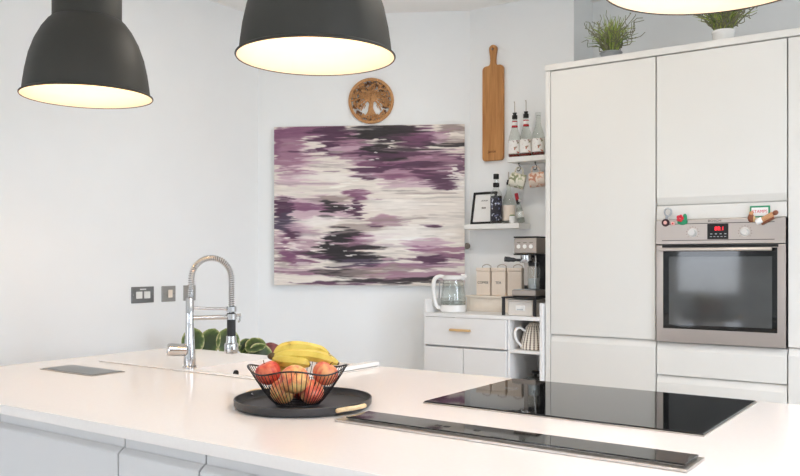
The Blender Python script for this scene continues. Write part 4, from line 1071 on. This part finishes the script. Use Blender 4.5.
MB().cyl((-.038, -.012, 0), (.034, -.012, 0), .0115, 20, .002).build('roll', M['tan'], t)
MB().cyl((-.046, -.012, .001), (-.016, -.012, .001), .013, 20, .003).build('white_end', M['paper'], t)
MB().ball((.045, -.012, 0), .0125, (1.1, .9, .9), 16, 10).build('knob', M['brownmag'], t)
MB().cyl((-.03, -.008, -.016), (.03, -.008, -.014), .006, 14, .001).build('lower_roll', M['brownmag'], t)

# potted grasses on top of the cabinets
def grass_pot(x, y, m_pot, label, seed, hs, tw, ph_):
    rnd = random.Random(seed)
    t = thing('potted_grass', label, 'plant', (x, y, TZ+.0325), 0, 'potted artificial grasses on the tall cabinets')
    dz = ph_-.097
    MB().lathe([(0, 0), (.045, 0), (.047, .003), (.052, .085+dz), (.0545, .088+dz), (.0545, .096+dz), (.052, .097+dz), (.048, .09+dz), (0, .088+dz)], 36).build('pot', m_pot, t)
    if m_pot == M['galv']:
        MB().tube([(.0545*cos(2*PI*i/40), .0545*sin(2*PI*i/40), .092+dz) for i in range(40)], .0045, 8, True).build('pot_rim', m_pot, t)
    for nm, mm, cnt in (('light_blades', M['grassA'], 110), ('dark_blades', M['grassB'], 50)):
        mb = MB()
        for i in range(cnt):
            a = rnd.uniform(0, 2*PI); r0 = rnd.uniform(0, .035); sp = abs(rnd.gauss(0, .055))+.01; h = hs*rnd.uniform(.5, 1.05)
            P = [(r0*cos(a), r0*sin(a), .085+dz), (r0*cos(a)+sp*.35*cos(a), r0*sin(a)+sp*.35*sin(a), .085+dz+h*.55), (r0*cos(a)+sp*cos(a), r0*sin(a)+sp*sin(a), .085+dz+h*(1-.2*sp/.1))]
            q = smooth_path(P, 4); mb.tube(q, [.0025]*(len(q)-3)+[.002, .0014, .0005], 4)
        o = mb.build(nm, mm, t, 60); o['kind'] = 'stuff'
    mb = MB()
    for i in range(tw):
        a = rnd.uniform(0, 2*PI); ph = rnd.uniform(0, 6); sp = rnd.uniform(.06, .15); h = hs*rnd.uniform(.45, .95); P = []
        for k_ in range(14):
            f = k_/13; wob = .017*f**.5
            P.append((.02*cos(a)+sp*f**1.2*cos(a)+wob*cos(ph+f*15), .02*sin(a)+sp*f**1.2*sin(a)+wob*sin(ph+f*15), .085+dz+h*f+wob*.8*sin(ph*2+f*17)))
        mb.tube(P, [.0029-.0013*k_/13 for k_ in range(14)], 5)
    o = mb.build('curly_twigs', M['twig'], t, 60); o['kind'] = 'stuff'
grass_pot(-1.575, 4.15, M['galv'], 'tufted green grass in a galvanised pot on the cabinet top, left one', 5, .20, 44, .050)
grass_pot(-1.012, 4.15, M['white'], 'wiry green grass in a white pot on the cabinet top, right one behind the lamp', 11, .20, 60, .070)

# ------------------------------------------------------------------ leafy plant behind the island
t = thing('leafy_plant', 'variegated leafy plant in a floor pot behind the far corner of the island', 'plant', (-3.22, 3.02, 0))
MB().lathe([(0, 0), (.12, 0), (.125, .006), (.165, .66), (.172, .67), (.172, .70), (.165, .702), (.155, .69), (.15, .66), (0, .66)], 40).build('planter', M['beige'], t)
MB().lathe([(0, .661), (.149, .661), (.149, .668), (.08, .675), (0, .678)], 32).build('soil', M['soil'], t)
def leaf_mesh():
    bm = bmesh.new(); n, m_ = 16, 8; V = []
    for i in range(n+1):
        x = i/n; hw = .44*(max(0, 1-((x-.46)/.54 if x > .46 else (.46-x)/.46)**2.3))**.55
        V.append([bm.verts.new((x, hw*(2*j_/m_-1), .10*abs(2*j_/m_-1)**1.6*(hw/.44)-.22*x*x+.015*sin(x*17)*(2*j_/m_-1))) for j_ in range(m_+1)])
    for i in range(n):
        for j_ in range(m_):
            try: bm.faces.new((V[i][j_], V[i+1][j_], V[i+1][j_+1], V[i][j_+1]))
            except ValueError: pass
    bmesh.ops.remove_doubles(bm, verts=bm.verts, dist=1e-4)
    r = bmesh.ops.solidify(bm, geom=bm.faces[:], thickness=.01)
    me = bpy.data.meshes.new('leaf'); bm.to_mesh(me); bm.free()
    for p in me.polygons: p.use_smooth = True
    me.materials.append(M['leaf']); return me
LM = leaf_mesh(); LR = LM.copy(); LR.materials.clear(); LR.materials.append(M['leafred'])
def leaf(base, nrm, xdir, size, red=False):
    """leaf blade with its stalk end at base, facing nrm, pointing along xdir"""
    x = Vector(xdir).normalized(); z = Vector(nrm); z = (z-x*z.dot(x)).normalized(); y = z.cross(x)
    o = bpy.data.objects.new('leaf', LR if red else LM); COL.objects.link(o); o.parent = t
    mt = Matrix((x, y, z)).transposed().to_4x4(); mt.translation = Vector(base)
    o.matrix_local = mt @ Matrix.Diagonal((size, size, size, 1))
    P = [Vector((base[0]*.12, base[1]*.12, .67)), Vector((base[0]*.6, base[1]*.6, (base[2]+.67)/2+.05)), Vector(base)]
    MB().tube(smooth_path([tuple(p) for p in P], 5), .004, 6).build('stalk', M['stem'], t)
tw = (VT*.9+Vector((0, 0, .35)))
def rel(a, b, z): p = VR*a+VT*b; return (p.x, p.y, z)
leaf(rel(-.190, .03, .848), tuple(VT+VR*.25+Vector((0, 0, .3))), tuple(VR*.10+Vector((0, 0, 1))), .132)
leaf(rel(-.112, .02, .840), tuple(VT-VR*.2+Vector((0, 0, .35))), tuple(VR*.20+Vector((0, 0, 1))), .140)
leaf(rel(.010, .02, .842), tuple(VT+VR*.1+Vector((0, 0, .4))), tuple(VR*(-.2)+Vector((0, 0, 1))), .138)
leaf(rel(.060, -.02, .842), tuple(VT+VR*.3+Vector((0, 0, .5))), tuple(VR*.5+Vector((0, 0, 1))), .085)
leaf(rel(.085, .02, .872), tuple(VT*.8+Vector((0, 0, .8))), tuple(VR*1+Vector((0, 0, .35))), .11)
leaf(rel(.105, .03, .862), tuple(VT*.9+Vector((0, 0, .5))), tuple(VR*1-Vector((0, 0, .28))), .13)
leaf(rel(.155, .0, .850), tuple(VT*.8+Vector((0, 0, .6))), tuple(VR*1-Vector((0, 0, .02))), .13, True)
leaf(rel(-.03, -.05, .85), tuple(VT+Vector((0, 0, .4))), tuple(-VR*.1+Vector((0, 0, 1))), .11)
leaf(rel(.02, .05, .84), tuple(VT*.5+Vector((0, 0, .8))), tuple(VR*.3+VT*.5+Vector((0, 0, .4))), .10)

# ------------------------------------------------------------------ unseen ceiling lights, added to brighten alcove and cabinets
M['lens'] = emit('fill_light_lens', (255, 236, 212), 6)
def fill_light(x, y, label):  # added fill lamp with trim and lens, out of view
    t = thing('added_fill_light', label, 'fill light', (x, y, CEIL-.0005), 0, 'fill lights added above the tall cabinets')
    MB().lathe([(.042, 0), (.055, 0), (.056, -.004), (.046, -.008), (.042, -.004), (.042, 0)], 36).build('trim_ring', M['white'], t)
    MB().cyl((0, 0, -.003), (0, 0, -.001), .0415, 32).build('lens', M['lens'], t)
    L = bpy.data.lights.new('fill_light_lamp', 'AREA'); L.shape = 'DISK'; L.size = .08; L.energy = DL; L.color = (1, .90, .78)
    o = bpy.data.objects.new('fill_light_lamp', L); COL.objects.link(o); o.parent = t; o.location = (0, 0, -.006)
DL = 7.5
fill_light(-2.25, 2.95, 'added unseen downlight in the ceiling before the alcove')
fill_light(-1.25, 2.8, 'added unseen downlight in the ceiling before the oven column')

# ------------------------------------------------------------------ daylight, camera
wd = bpy.data.worlds.new('overcast_sky'); scene.world = wd; wd.use_nodes = True
nt = wd.node_tree; bg = nt.nodes['Background']
tc = nt.nodes.new('ShaderNodeTexCoord'); sx = nt.nodes.new('ShaderNodeSeparateXYZ'); nt.links.new(tc.outputs['Generated'], sx.inputs[0])
cr = nt.nodes.new('ShaderNodeValToRGB'); e = cr.color_ramp.elements
e[0].position = .46; e[0].color = (.36, .36, .36, 1); e[1].position = .56; e[1].color = (.87, .94, 1.11, 1)
mr = nt.nodes.new('ShaderNodeMapRange'); mr.inputs['From Min'].default_value = -1; nt.links.new(sx.outputs[2], mr.inputs['Value'])
nt.links.new(mr.outputs[0], cr.inputs[0]); nt.links.new(cr.outputs[0], bg.inputs['Color'])
bg.inputs['Strength'].default_value = 12.3

cam = bpy.data.cameras.new('camera'); co = bpy.data.objects.new('camera', cam); COL.objects.link(co)
co.location = (0, 0, 1.335); co.rotation_euler = (PI/2, 0, math.radians(35.14))
cam.sensor_width = 36; cam.lens = 36*824/800; cam.shift_y = 22/800; cam.clip_start = .05
scene.camera = co
vs = scene.view_settings; vs.view_transform = 'Standard'; vs.look = 'None'; vs.gamma = 1; vs.use_curve_mapping = False
vs.exposure = 0.0
scene.cycles.use_denoising = True
scene.cycles.max_bounces = 12; scene.cycles.diffuse_bounces = 6; scene.cycles.transparent_max_bounces = 16
scene.cycles.sample_clamp_indirect = 8
